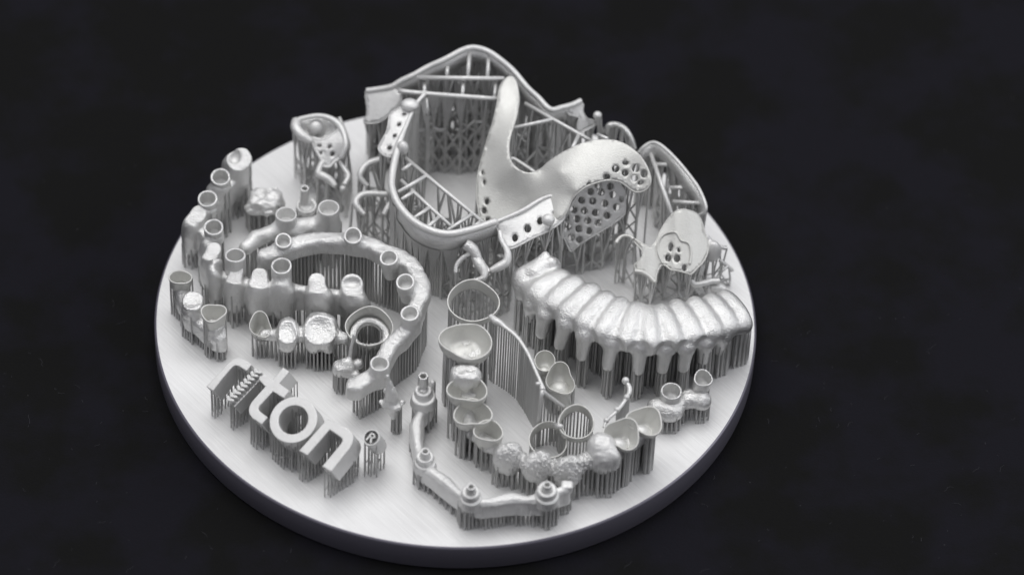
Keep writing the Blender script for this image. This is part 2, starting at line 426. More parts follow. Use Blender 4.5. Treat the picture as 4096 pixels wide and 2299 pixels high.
def sheet(T, name, outline, ctrl, thick, mat, holes=(), step=12, bead=0.0, smooth=3, sup=True):
    H = ctrl if callable(ctrl) else rbf(ctrl)
    P = closed_smooth(outline, smooth) if smooth > 1 else list(outline)
    vs = [Vector(p) for p in P]; es = [(i, (i + 1) % len(P)) for i in range(len(P))]; polys = []
    for h in holes:
        hx, hy, ra = h[:3]; rb = h[3] if len(h) > 3 else ra; ro = h[4] if len(h) > 4 else 0
        b0 = len(vs); k = 12; q = []
        for i in range(k):
            a = 2 * math.pi * i / k; u, v2 = ra * math.cos(a), rb * math.sin(a)
            q.append((hx + u * math.cos(ro) - v2 * math.sin(ro), hy + u * math.sin(ro) + v2 * math.cos(ro)))
        vs += [Vector(p) for p in q]; es += [(b0 + i, b0 + (i + 1) % k) for i in range(k)]; polys.append(q)
    xs = [p[0] for p in P]; ys = [p[1] for p in P]
    y = min(ys) + step / 2; row = 0
    while y < max(ys):
        x = min(xs) + (step / 2 if row % 2 else step * 0.9)
        while x < max(xs):
            if inpoly(x, y, P) and all(min((x - p[0]) ** 2 + (y - p[1]) ** 2 for p in q) > (step * 0.35) ** 2 and not inpoly(x, y, q) for q in polys) and min((x - p[0]) ** 2 + (y - p[1]) ** 2 for p in P) > (step * 0.4) ** 2:
                vs.append(Vector((x, y)))
            x += step
        y += step; row += 1
    vo, eo, fo = delaunay_2d_cdt(vs, es, [], 0, 1e-4)[:3]
    tris = []
    for f in fo:
        cx = sum(vo[i][0] for i in f) / 3; cy = sum(vo[i][1] for i in f) / 3
        if inpoly(cx, cy, P) and not any(inpoly(cx, cy, q) for q in polys): tris.append(tuple(f))
    V = np.array([tuple(O(v[0], v[1], H(v[0], v[1]))) for v in vo])
    Nn = np.zeros_like(V)
    T3 = np.array(tris); nn = np.cross(V[T3[:, 1]] - V[T3[:, 0]], V[T3[:, 2]] - V[T3[:, 0]])
    flip = nn[:, 2].sum() < 0
    if flip: tris = [t[::-1] for t in tris]; T3 = T3[:, ::-1]; nn = -nn
    for i in range(3): np.add.at(Nn, T3[:, i], nn)
    Nn /= np.linalg.norm(Nn, axis=1)[:, None] + 1e-9
    n = len(V); V2 = np.vstack([V, V - Nn * thick])
    F = list(tris) + [tuple(i + n for i in t[::-1]) for t in tris]
    ed = {}
    for t in tris:
        for i in range(3): ed[(t[i], t[(i + 1) % 3])] = 1
    for (a, b2) in list(ed):
        if (b2, a) not in ed: F.append((b2, a, a + n, b2 + n))
    ob = T.part(name, V2, F, mat, sup=sup)
    me = ob.data
    if bead > 0:
        q = [(p[0], p[1]) for p in P] + [P[0], P[1]]
        pts = [O(a, b2, H(a, b2)) - Vector((0, 0, thick * 0.5)) for a, b2 in q]
        v, f = tube_mesh(pts, bead, 7); T.part('edge_bead', v, f, mat)
    return H
# ------------------------------------------------------------------ supports
def unit_rod():
    V = []; F = []
    for z, r in ((0, 1.12), (0.5, 0.97), (1, 0.82)):
        for k in range(6): V.append((r * math.cos(k * math.pi / 3), r * math.sin(k * math.pi / 3), z))
    for j in range(2):
        for k in range(6): a = j * 6 + k; b2 = j * 6 + (k + 1) % 6; F.append((a, b2, b2 + 6, a + 6))
    F.append(tuple(range(12, 18)))
    me = bpy.data.meshes.new('support_rod'); me.from_pydata([tuple(v) for v in V], [], F); me.materials.append(M_ROD)
    me.polygons.foreach_set('use_smooth', [True] * 12 + [False]); me.update(); return me, V, F
ROD, RV, RF = unit_rod()
def bvh_of(T):
    V, F = join(T.geo); return BVHTree.FromPolygons([Vector(v) for v in V], F), np.array(V)
def hits(T, sp, extra=(), jit=0.15, zmin=0.4, box=None, rot=0.5):
    t, V = bvh_of(T); out = []
    lo = V.min(0); hi = V.max(0); c = (lo + hi) / 2; R = max(hi[0] - lo[0], hi[1] - lo[1]) * 0.75
    n = int(R / sp) + 1
    cand = []
    for i in range(-n, n + 1):
        for j in range(-n, n + 1):
            x = i * sp + random.uniform(-jit, jit) * sp; y = j * sp + random.uniform(-jit, jit) * sp
            cand.append((c[0] + x * math.cos(rot) - y * math.sin(rot), c[1] + x * math.sin(rot) + y * math.cos(rot)))
    cand += [(p[0], p[1]) for p in extra]
    for x, y in cand:
        if not (lo[0] <= x <= hi[0] and lo[1] <= y <= hi[1]): continue
        if x * x + y * y > 49.3 ** 2: continue
        h = t.ray_cast(Vector((x, y, 0.01)), Vector((0, 0, 1)))
        if h[0] is not None and h[0].z > zmin: out.append((x, y, h[0].z))
    return out
def rods(T, sp=0.8, r=0.2, extra=(), limit=300, jit=0.12, rot=0.5, zmin=0.4, bury=0.25, keep=None):
    pts = hits(T, sp, extra, jit, zmin, rot=rot)
    if keep: pts = [p for p in pts if keep(p)]
    pts.sort(key=lambda p: p[1])
    for x, y, z in pts[:limit]:
        ob = bpy.data.objects.new('support_rod', ROD); COL.objects.link(ob); ob.parent = T.o
        rr = r * random.uniform(0.85, 1.15)
        ob.location = (Vector((x, y, 0)) - T.base) * S; ob.scale = (rr * S, rr * S, (z + bury) * S)
        ob.rotation_euler = (0, 0, random.random() * 6)
    rest = pts[limit:]
    if rest:
        V = []; F = []
        for x, y, z in rest:
            b0 = len(V); V += [(x + v[0] * r, y + v[1] * r, v[2] * (z + bury)) for v in RV]; F += [tuple(i + b0 for i in f) for f in RF]
        T.part('support_rods', V, F, M_ROD, sup=False, kind='stuff')
    return pts
def ring_rods(T, V, seg, r=0.16, every=2, shrink=0.97, z_off=0.1, limit=400):
    c = sum((Vector(v) for v in V[:seg]), Vector()) / seg
    for k in range(0, seg, every):
        v = c + (Vector(V[k]) - c) * shrink
        if math.hypot(v.x, v.y) > 49: continue
        ob = bpy.data.objects.new('support_rod', ROD); COL.objects.link(ob); ob.parent = T.o
        rr = r * random.uniform(.85, 1.15); ob.location = (Vector((v.x, v.y, 0)) - T.base) * S; ob.scale = (rr * S, rr * S, (v.z + z_off) * S); ob.rotation_euler = (0, 0, random.random() * 6)
def stick(a, b, r0, r1, seg=4):
    a = Vector(a); b = Vector(b); e1, e2, _ = frame_from(b - a); V = []; F = []
    for p, r in ((a, r0), (b, r1)):
        for k in range(seg):
            t = 2 * math.pi * k / seg; V.append(p + r * (math.cos(t) * e1 + math.sin(t) * e2))
    for k in range(seg): k2 = (k + 1) % seg; F.append((k, k2, k2 + seg, k + seg))
    return V, F
def lattice(T, sp=1.3, cell=3.0, r=0.16, extra=(), zmin=1.0, node=0.55, dense=1.0, keep=None):
    """tree supports: thin twigs from the underside gather in nodes, crossed struts carry the nodes down"""
    pts = hits(T, sp, extra, 0.3, zmin)
    if keep: pts = [p for p in pts if keep(p)]
    groups = {}
    for p in pts: groups.setdefault((int(p[0] // cell), int(p[1] // cell)), []).append(p)
    parts = []; nodes = {}
    for key, g in groups.items():
        cx = sum(p[0] for p in g) / len(g) + random.uniform(-.6, .6); cy = sum(p[1] for p in g) / len(g) + random.uniform(-.6, .6); cz = min(p[2] for p in g)
        nz = max(0.3, cz - random.uniform(4.5, 7.0)) if cz > 7 else cz * 0.35
        nodes[key] = (cx, cy, nz)
        for q_, p in enumerate(g):
            if q_ % 6 == 5: parts.append(stick((p[0], p[1], 0), (p[0], p[1], p[2] + .15), r, r * .8))
            else: parts.append(stick((cx, cy, nz), (p[0], p[1], p[2] + 0.15), r * 1.3, r * 0.9))
        parts.append(stick((cx, cy, 0), (cx, cy, nz), r * 1.2, r * 1.2))
    for (i, j), a in nodes.items():
        for di, dj in ((1, 0), (0, 1)):
            b = nodes.get((i + di, j + dj))
            if not b: continue
            m = min(a[2], b[2]); z = 0.0; lv = 0
            while z < m - 0.5:
                z2 = min(m, z + random.uniform(3.2, 5.5))
                if random.random() < 0.92 * dense: parts.append(stick((a[0], a[1], z), (b[0], b[1], z2), r, r))
                if random.random() < 0.92 * dense: parts.append(stick((b[0], b[1], z), (a[0], a[1], z2), r, r))
                z = z2
    if parts:
        V, F = join(parts); T.part('support_lattice', V, F, M_LATT, smooth=False, sup=False, kind='stuff')
# ------------------------------------------------------------------ crop coordinates -> photo pixels
def mapper(ox, oy, s): return lambda x, y: (ox + s * x, oy + s * y)
c1 = mapper(600, 500, .3457); c2 = mapper(600, 900, .3457); c3 = mapper(1000, 800, .3457); c5 = mapper(1000, 1200, .3457)
c4 = mapper(750, 1350, .4149); c6 = mapper(1100, 400, .3458); c7 = mapper(1400, 150, .3457); c8 = mapper(1400, 600, .3457)
r1 = mapper(1900, 300, .3457); r2 = mapper(2100, 650, .3457); r3 = mapper(2350, 450, .5185); gg = mapper(2000, 950, .4841)
g5 = mapper(1600, 1050, .4840); g6 = mapper(1500, 1400, .5187); g7 = mapper(2000, 1350, .4496); s8 = mapper(1800, 850, .242)
def m(f, *a): return [(*f(p[0], p[1]), *p[2:]) for p in a]
# ================================================================== cloth and plate
def grid_plane(sz, z, n):
    V = [(-sz + 2 * sz * i / n, -sz + 2 * sz * j / n, z) for j in range(n + 1) for i in range(n + 1)]
    F = [(j * (n + 1) + i, j * (n + 1) + i + 1, (j + 1) * (n + 1) + i + 1, (j + 1) * (n + 1) + i) for j in range(n) for i in range(n)]
    return V, F
V, F = grid_plane(900, -PT - 0.05, 4)
me = bpy.data.meshes.new('tabletop_cloth'); me.from_pydata([tuple(c * S for c in v) for v in V], [], F); me.materials.append(M_CLOTH)
ob = bpy.data.objects.new('tabletop_cloth', me); COL.objects.link(ob); ob['kind'] = 'structure'
# lint fibres
parts = []
for i in range(240):
    x = random.uniform(0, 4096); y = random.uniform(1100 if random.random() < .8 else 0, 2299)
    if (x - 1820) ** 2 / 1270 ** 2 + (y - 1330) ** 2 / 980 ** 2 < 1: continue
    p = O(x, y, -PT); a = random.uniform(0, 6.28); L = random.choice((0.25, 0.35, 0.5, 0.9, 1.8)) * random.uniform(.6, 1.2); q = [p.copy()]
    for k in range(4):
        a += random.uniform(-.8, .8); p = p + Vector((math.cos(a), math.sin(a), 0)) * L / 4; q.append(p.copy())
    parts.append(tube_mesh([v + Vector((0, 0, 0.02)) for v in q], 0.03 if L < 1 else 0.022, 4))
V, F = join(parts); me = bpy.data.meshes.new('lint'); me.from_pydata([tuple(np.array(v) * S) for v in V], [], F); me.materials.append(M_LINT)
ob = bpy.data.objects.new('lint', me); COL.objects.link(ob); ob['kind'] = 'stuff'; ob['label'] = 'pale lint fibres and dust scattered on the black cloth'; ob['category'] = 'lint'
T = Thing('build_plate', 'thick round brushed metal build plate lying flat on black cloth', 'plate', 0, 0)
def lathe(prof, seg=256):
    V = []; F = []
    for r, z in prof:
        for k in range(seg): a = 2 * math.pi * k / seg; V.append((r * math.cos(a), r * math.sin(a), z))
    for i in range(len(prof) - 1):
        for k in range(seg): a = i * seg + k; b2 = i * seg + (k + 1) % seg; F.append((a, b2, b2 + seg, a + seg))
    return V, F
V, F = lathe([(49.62, 0), (30, 0), (10, 0)]); V.append((0, 0, 0)); n = len(V) - 1
F = [f[::-1] for f in F] + [(2 * 256 + k, 2 * 256 + (k + 1) % 256, n) for k in range(256)]
F = [f[::-1] for f in F[:512]] + F[512:]
T.part('top_face', V, [tuple(f) for f in F], M_PLATE, smooth=False, sup=False)
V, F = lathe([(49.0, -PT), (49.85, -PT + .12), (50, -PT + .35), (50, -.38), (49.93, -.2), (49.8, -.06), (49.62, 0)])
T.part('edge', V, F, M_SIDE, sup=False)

# ================================================================== left full arch of long crowns
T = Thing('dental_arch', 'long curved arch of tall fused tooth shapes with round open sockets at the left', 'dental arch', *O(880, 1150)[:2])
cen = O(1130, 960, 0)
U = [  # x, y, h(top), rtop, rbot, kind, dia, ratio
    (*c1(1040, 330), 13.5, 2.0, 2.9, 'molar', 0, 0), (*c1(815, 600), 13.0, 1.5, 2.2, 'tube', 3.3, .88), (*c1(665, 850), 12.6, 1.5, 2.1, 'tube', 3.3, .84),
    (*c1(560, 980), 12.0, 1.4, 2.0, 'face', 0, 0), (*c1(735, 1180), 12.6, 1.3, 2.1, 'tube', 3.2, .86), (*c2(735, 235), 12.0, 1.25, 2.1, 'face', 0, 0), (*c2(775, 400), 11.4, .9, 1.9, 'none', 0, 0),
    (*c2(985, 345), 12.8, 1.2, 1.9, 'tube', 3.4, .70), (*c2(1000, 490), 11.4, 1.1, 1.9, 'face', 0, 0), (*c2(1270, 540), 11.6, 1.35, 2.3, 'face', 0, 0),
    (*c2(1520, 470), 13.0, 1.45, 2.3, 'tube', 3.4, .80), (*c2(1930, 600), 11.8, 1.4, 2.2, 'face', 0, 0), (*c3(1180, 920), 11.8, 1.9, 2.5, 'dish', 0, 0)]
tops = [O(u[0], u[1], u[2]) for u in U]
lo, hi = boxof(tops, 5.5); lo[2] = 0.8; hi[2] = 15
X = Vox(lo, hi, 0.15)
prev = None
WID = [2.7, 2.1, 2.1, 2.0, 1.8, 1.55, 1.4, 0, 1.7, 2.25, 2.4, 2.45, 2.95]
for i, (u, p) in enumerate(zip(U, tops)):
    out = Vector((p.x - cen.x, p.y - cen.y, 0)).normalized(); tg = Vector((-out.y, out.x, 0))
    if i == 7:   # socket leaning inwards between two teeth
        X.cone((p.x, p.y, p.z - 3.0), (p.x + out.x, p.y + out.y, 7.5), 1.35, 1.2, .5); continue
    z1 = p.z - (2.3 if u[5] == 'tube' else u[3] * 0.7); wd = WID[i]
    c = p + out * 1.15; zc = (z1 + 1.3) / 2 + .2; hh = (z1 - 1.3) / 2 + .2
    lean = (Vector((0, 0, 1)) - out * .12).normalized(); e2 = lean.cross(tg)
    X.ell((c.x, c.y, zc), (wd, 1.75 if i else 2.4, hh), R=[list(tg), list(e2), list(lean)], k=.35, p=2.4)
    X.cone((p.x, p.y, z1), (c.x - out.x * .5, c.y - out.y * .5, zc + 1.2), u[3], min(u[4] * .8, wd * .85), .6)
    if u[5] == 'tube': ax = tilt_axis(u[7]); X.cone(p - ax * .6 - ax * u[6] / 2, (p.x, p.y, z1), u[6] / 2 - .04, u[6] / 2 - .1, .3)
    # fluting on the outer face
    if prev is not None:
        q, qo = prev; L = (p - q).length
        if L < 9: X.wall((p.x + out.x * .3, p.y + out.y * .3), (q.x + qo.x * .3, q.y + qo.y * .3), .8, .8, (4.0, 4.0), (9.1, 9.1), .6, .4)
    prev = (p, out)
for u, p in zip(U, tops):
    if u[5] in ('face', 'dish', 'molar'):
        ax = tilt_axis(.97); q = p - ax * (.55 if u[5] != 'molar' else .9)
        X.cyl(q, q + ax * 4, 2.6, .25, True)
    if u[5] == 'dish': X.ell((p.x, p.y - .2, p.z - .55), (1.35, .95, .75), k=.3, sub=True)
    if u[5] == 'molar': X.ell((p.x - 1.0, p.y + .1, p.z - .8), (1.1, 1.2, 1.3), k=.4, sub=True)
for u, p in zip(U, tops):
    if u[5] == 'tube': ax = tilt_axis(u[7]); X.cyl(p - ax * 3.2, p + ax * 2, u[6] / 2 - .22, .05, True)
X.noise(.035, 1.6, 3)
V, F = X.mesh(); T.part('tooth_row', V, F, M_PART)
for u in U:
    if u[5] == 'tube': sleeve(T, u[0], u[1], u[2], u[6], .34, 3.6, u[7], name='socket')
rods(T, .85, .17, zmin=.8)

# ================================================================== three unit bridge at the left edge
T = Thing('dental_bridge', 'small three unit bridge with two open sockets nearest the left rim of the plate', 'dental bridge', *O(780, 1330)[:2], group='small crown bridges')
pt = [(*c2(350, 600), 8.2), (*c2(490, 860), 8.4), (*c2(730, 1010), 9.2)]
P = [O(*p) for p in pt]; lo, hi = boxof(P, 4.5); lo[2] = .6; hi[2] = 11
X = Vox(lo, hi, .13)
X.cone((P[0].x, P[0].y, 5.2), (P[0].x + .5, P[0].y - .4, 3.6), 1.3, 1.1, .6)
X.ell((P[1].x, P[1].y, 6.9), (1.85, 2.2, 1.9), k=.7, p=2.7);  X.cone((P[1].x, P[1].y, 6), (P[1].x + .4, P[1].y - .4, 3.4), 1.7, 1.2, .6)
X.cone((P[2].x, P[2].y, 5.6), (P[2].x + .5, P[2].y - .5, 2.9), 1.6, 1.2, .6); X.cone((P[2].x + .3, P[2].y - .2, 5.2), (P[2].x + 1.6, P[2].y - 1.6, 2.6), 1.4, .5, .5)
X.cone((P[0].x, P[0].y, 4.6), (P[1].x, P[1].y, 4.8), .95, 1.2, .8); X.cone((P[1].x, P[1].y, 4.6), (P[2].x, P[2].y, 4.2), 1.2, 1.2, .8)
X.cone((P[0].x, P[0].y, 3.0), (P[1].x + .2, P[1].y - .4, 2.7), .8, .8, .8); X.cone((P[1].x + .2, P[1].y - .4, 2.7), (P[2].x + 1.2, P[2].y - 1.4, 2.3), .8, .6, .8)
X.wall(P[0], P[1], 1.25, 1.5, (2.2, 2.0), (5.0, 5.6), .7, .7); X.wall(P[1], P[2] + Vector((.8, -.8, 0)), 1.5, 1.4, (2.0, 1.7), (5.6, 5.2), .7, .7)
ax = tilt_axis(.9); q = P[1] + Vector((0, 0, .15)); X.ell(q + ax * .9, (2.4, 2.6, 1.5), k=.3, sub=True); X.noise(.05, 1.8, 4, 3); V, F = X.mesh(); T.part('bridge_body', V, F, M_ROUGH)
cup(T, *pt[0], 3.8, 3.0, 4.2, .2, 3.2, .78, cs=((2, .04, .5), (3, .03, 1)), bot=.6, pw=1.4, mat=M_SMOOTH)
cup(T, *pt[2], 4.1, 3.8, 4.8, .2, 3.0, .78, side=-.02, cs=((3, .10, .2), (2, .04, 1)), rot=.5, bot=.6, pw=1.4)
rods(T, .62, .15, zmin=.5, rot=.8)

# ================================================================== four unit bridge with wide ring
T = Thing('dental_bridge', 'four unit bridge ending in a wide open molar ring on the right', 'dental bridge', *O(1250, 1400)[:2], group='small crown bridges')
pa = (*c5(120, 285), 6.6); pr = (*c5(1375, 300), 9.2)
P2 = O(*c5(440, 330), 7.0); P3 = O(*c5(815, 300), 7.4); Pr = O(*pr); Pa = O(*pa)
lo, hi = boxof([P2, P3, Pr, Pa], 4); lo[2] = 2.5; hi[2] = 11; X = Vox(lo, hi, .12)
X.ell((P2.x, P2.y - .1, 6.0), (1.8, 2.7, 2.1), k=.6, p=2.4); X.ell((P3.x, P3.y, 6.2), (2.9, 3.3, 2.4), k=.6, p=2.5)
X.ell((P3.x - 1, P3.y - 1.9, 5.0), (1.4, 1.3, 1.7), k=.5); X.ell((P3.x + 1.2, P3.y - 1.9, 5.0), (1.4, 1.3, 1.7), k=.5); X.ell((P2.x, P2.y - 1.6, 4.9), (1.4, 1.2, 1.5), k=.5)
X.cone((Pa.x + .8, Pa.y - .3, 4.6), P2 - Vector((0, 0, 1.5)), 1.0, 1.1, .7); X.cone(P2 - Vector((0, 0, 1.5)), P3 - Vector((0, 0, 1.7)), 1.25, 1.3, .7)
X.cone(P3 - Vector((-1, 0, 1.7)), (Pr.x - 3.9, Pr.y - .2, 6.0), 1.3, 1.0, .7)
X.ell((P2.x, P2.y - 2.6, 9.0), (2.4, 3.6, 2.5), k=.25, sub=True); X.ell((P3.x, P3.y - 3.0, 9.5), (4.0, 4.4, 2.9), k=.25, sub=True)
X.noise(.05, 2.2, 5, 3); V, F = X.mesh(); T.part('bridge_body', V, F, M_ROUGH)
cup(T, *pa, 3.5, 4.3, 3.8, .16, 3.0, .88, cs=((3, .10, 2.6),), rot=.3, bot=.6, rim=lambda t: .7 * math.sin(t - .4), pw=1.6)
c = O(*pr); ax = tilt_axis(.88)
V, F = loft_cup(c, ax, harm(7.7, 7.2, ((4, .025, 0.4), (3, .02, 1))), 2.9, .18, None, bot=.86, pw=1.6, seg=64, rim=lambda t: .25 * math.sin(2 * t)); T.part('molar_ring', V, F, M_SMOOTH)
V, F = loft_cup(c - ax * 2.1 + Vector((.1, -.3, 0)), ax, harm(6.5, 6.0, ((3, .03, 1),)), .7, 1.0, None, bot=.95, seg=48); T.part('inner_ledge', V, F, M_ROUGH)
ring_rods(T, V, 48, .16, 2)
ring_xy = [(c.x + 3.3 * math.cos(a), c.y - .6 + 2.9 * math.sin(a)) for a in np.linspace(0, 6.28, 36)]
rods(T, .62, .15, zmin=1.0, extra=ring_xy, jit=.1, rot=.1)

# ================================================================== post and core with pin
T = Thing('post_and_core', 'small lumpy post and core with a slender pin standing up beside the wide ring', 'post and core', *O(1375, 1540)[:2])
a = O(*c5(1090, 790), 4.7); lo, hi = boxof([a], 4.5); lo[2] = 1.5; hi[2] = 12.5
X = Vox(lo, hi, .11)
X.ell((a.x, a.y, 4.7), (1.9, 1.4, 1.35), k=.5, p=2.6); X.ell((a.x + .3, a.y + .3, 5.8), (1.1, .9, .9), k=.5); X.ell(O(*c5(1255, 740), 4.9), (.85, .9, 1.0), k=.4); X.ell(O(*c5(1200, 860), 4.2), (1.1, .9, .8), k=.4)
q0 = O(*c5(1152, 660), 6.4); q1 = O(*c5(1203, 405), 10.3); X.cone(q0, q1, .42, .27, .35)
X.noise(.035, 1.8, 8, 2); V, F = X.mesh(); T.part('core', V, F, M_ROUGH); rods(T, .6, .15, zmin=.5)

# ================================================================== screw retained bar with eight sockets
T = Thing('denture_bar', 'long rounded bar curving like a hook with six round screw sockets in the middle left', 'denture bar', *O(1600, 1250)[:2], group='screw retained bars')
bar = m(c3, (175, 600, 12.0), (300, 560, 12.4), (500, 480, 12.8), (750, 420, 13), (1000, 420, 13), (1190, 440, 13), (1400, 480, 13), (1560, 560, 13), (1740, 620, 13), (1880, 730, 13), (1965, 900, 13), (1985, 1040, 12.8), (1930, 1180, 12.4)) + \
      m(c5, (1880, 210, 11.6), (1760, 360, 10.6), (1640, 480, 9.8), (1560, 620, 9.2), (1480, 780, 8.6), (1380, 860, 8.3), (1230, 950, 8.0))
bar = smooth_path(bar, 3); R = 1.42
P = [tuple(O(*p) - Vector((0, 0, R))) + (R,) for p in bar]
lo, hi = boxof(P, 3.4); lo[2] = 3; X = Vox(lo, hi, .15)
for a, b_ in zip(P[:-1], P[1:]): X.wall(a, b_, 1.38, 1.38, (a[2] - 1.9, b_[2] - 1.9), (a[2] + R, b_[2] + R), .85, .15)
e = Vector(P[-1][:3]); X.ell((e.x - .2, e.y, e.z - .25), (1.45, 1.4, 1.6), k=.2, p=4)
SL = m(c3, (385, 470, 14.0, 2.75, .92, 0), (1190, 410, 14.6, 3.0, .93, 0), (1605, 665, 14.6, 3.0, .88, -.05), (1795, 945, 14.6, 3.05, .88, -.08)) + m(c5, (1848, 150, 13.6, 3.0, .84, -.05), (1500, 730, 10.6, 3.1, .80, 0))
for x, y, h, d, ra, sd in SL:
    p = O(x, y, h); ax = tilt_axis(ra, sd); q = p - ax * 1.9; e = p - ax * 5.2
    X.cone(q, e, d / 2 + .02, d / 2 - .3, .9)
    X.cyl(p - ax * 3.4, p + ax * 1.5, d / 2 - .3, .1, True)
for x, y, h in m(c3, (2020, 950, 12.0), (2030, 1060, 11.6)) + m(c5, (1960, 150, 10.6), (1750, 480, 9.0)): p = O(x, y, h); X.ell(p - Vector((0, 0, .8)), (.8, .9, 1.1), k=.9)
X.noise(.04, 2.0, 6, 3)
V, F = X.mesh(); T.part('bar_body', V, F, M_PART)
for x, y, h, d, ra, sd in SL: sleeve(T, x, y, h, d, .33, 2.4, ra, sd, mat=M_WHITE, floor=None)
ex = []
for i in range(0, len(P) - 1): 
    a = Vector(P[i][:3]); b_ = Vector(P[i + 1][:3]); n_ = Vector((-(b_ - a).y, (b_ - a).x, 0)).normalized()
    for k in range(6):
        for o_ in (-.85, 0, .85):
            q = a + (b_ - a) * (k / 6) + n_ * o_; ex.append((q.x, q.y))
# regular rows along the bar
exr = []; acc = 0; last = None
for i in range(len(P) - 1):
    a = Vector(P[i][:3]); b_ = Vector(P[i + 1][:3]); L = (b_ - a).length; n_ = Vector((-(b_ - a).y, (b_ - a).x, 0)).normalized(); t = -acc
    while t + .66 < L:
        t += .66
        for o_ in (-.95, -.05, .9): q = a + (b_ - a) * (t / L) + n_ * o_; exr.append((q.x, q.y))
    acc = L - t
rods(T, 400, .19, extra=exr, jit=0, zmin=1)

# ================================================================== white two socket bar behind it
T = Thing('denture_bar', 'short bright bar with two raised round sockets and a lumpy tail behind the curved bar', 'denture bar', *O(1180, 980)[:2], group='screw retained bars')
bar = m(c1, (1110, 1360, 8.0, 1.2), (1230, 1250, 8.4, 1.35), (1360, 1210, 8.8, 1.2), (1480, 1150, 9.3, 1.5), (1575, 1110, 9.6, 1.9), (1700, 1130, 9.6, 1.8), (1800, 1110, 9.6, 1.5), (1960, 1090, 9.6, 1.7), (2060, 1080, 9.6, 1.9))
P = [tuple(O(*p[:3]) - Vector((0, 0, p[3]))) + (p[3],) for p in bar]; lo, hi = boxof(P, 3.6); X = Vox(lo, hi, .15); X.path(P, .6)
for x, y, h, d, ra in m(c1, (1575, 1030, 11.6, 3.5, .72), (2065, 955, 12.6, 3.55, .75)):
    p = O(x, y, h); ax = tilt_axis(ra); X.cone(p - ax * 2.4, p - ax * 5, d / 2, d / 2 + .3, .8); X.cyl(p - ax * 2.2, p + ax, d / 2 - .3, .1, True)
X.noise(.06, 1.6, 9); V, F = X.mesh(); T.part('bar_body', V, F, M_WHITE)
for x, y, h, d, ra in m(c1, (1575, 1030, 11.6, 3.5, .72), (2065, 955, 12.6, 3.55, .75)): sleeve(T, x, y, h, d, .24, 2.9, ra, mat=M_WHITE)
V, F = tube_mesh([O(*c1(1620, 1290), 8), O(*c1(1800, 1245), 8), O(*c1(2000, 1240), 8), O(*c1(2140, 1215), 8.2)], [.3, .4, .45, .2], 8); T.part('finishing_line', V, F, M_WHITE)
rods(T, .85, .2, zmin=1)

# ================================================================== single crown and abutment at back left
T = Thing('molar_crown', 'low wrinkled molar crown on a forest of pins beside the tall left arch', 'crown', *O(1060, 870)[:2])
p = O(*c1(1330, 830), 6.6); lo, hi = boxof([p], 4.5); lo[2] = 3; hi[2] = 8.5; X = Vox(lo, hi, .13)
X.ell((p.x, p.y, 5.6), (2.9, 2.6, 1.5), k=.4, p=2.8); X.ell((p.x - .8, p.y + .3, 7.3), (1.2, 1.0, .8), k=.4, sub=True); X.ell((p.x + 1.1, p.y - .3, 7.4), (1.0, 1.1, .8), k=.4, sub=True)
X.ell((p.x - 2.0, p.y - 1.4, 5.0), (1.4, 1.1, .9), k=.5); X.noise(.1, 2.0, 12, 3); V, F = X.mesh(); T.part('crown_shell', V, F, M_WHITE); rods(T, .8, .18)
T = Thing('implant_abutment', 'small round abutment with a thin open chimney behind the two socket bar', 'abutment', *O(1225, 900)[:2])
V, F = loft_cup(O(*c1(1810, 925), 5.6), Vector((0, -.1, 1)), harm(3.5, 3.5), 1.6, .5, .4, bot=.85, dish=-.5); T.part('base_disc', V, F, M_WHITE)
V, F = ball_mesh(O(*c1(1808, 905), 5.2), 1.2, 16, 8, (1, 1, .8)); T.part('shoulder', V, F, M_WHITE)
V, F = loft_cup(O(*c1(1790, 730), 9.4), Vector((0.03, -.1, 1)), harm(1.45, 1.45), 4.2, .26, 3.0, bot=1.05, pw=1, seg=24); T.part('chimney', V, F, M_PART); rods(T, .7, .18)

# ================================================================== small partial framework back left
T = Thing('partial_denture_frame', 'small clasp framework with a perforated bright plate near the back left rim', 'denture frame', *O(1260, 800)[:2], group='partial denture frameworks')
H = sheet(T, 'perforated_plate', m(c6, (420, 430), (560, 450), (690, 370), (750, 330), (800, 420), (815, 540), (780, 640), (690, 700), (630, 760), (560, 750), (540, 690), (490, 600), (440, 510)),
      m(c6, (440, 450, 11.5), (690, 370, 12.5), (800, 500, 12), (560, 740, 9), (740, 680, 9.5), (600, 570, 10.8)), .5, M_WHITE,
      holes=[(*c6(510, 532), 9, 6), (*c6(632, 540), 10, 7, -.7), (*c6(540, 613), 10, 7, .2), (*c6(665, 625), 9, 11, .5)], step=10, bead=.3)
wire(T, 'rim_wire', m(c6, (245, 240, 13, .8), (240, 320, 13, .9), (310, 410, 12.5, .9), (420, 480, 11.8, .7)), .8, M_WHITE)
wire(T, 'rim_wire', m(c6, (245, 240, 13, .5), (350, 205, 13.5, .4), (500, 185, 13.8, .45), (640, 215, 13.8, .5), (740, 290, 13.2, .6), (800, 400, 12.6, .5), (820, 540, 11.6, .5), (770, 670, 10, .5)), .5, M_WHITE)
sheet(T, 'inner_dish', m(c6, (290, 250), (500, 220), (680, 260), (700, 350), (560, 440), (440, 440), (340, 380)), m(c6, (290, 250, 12.4), (680, 260, 12.6), (560, 440, 10.8), (480, 330, 9.8), (400, 400, 10.6)), .4, M_PART, step=12)
V, F = ball_mesh(O(*c6(475, 330), 11.4), 1.45, 18, 12, (1.0, 1.0, 1.15)); T.part('knob', V, F, M_WHITE)
wire(T, 'clasp', m(c6, (560, 700, 9, .6), (500, 840, 8, .6), (560, 880, 8, .7), (640, 930, 7.6, .7), (700, 1000, 7.2, .5)), .6, M_WHITE)
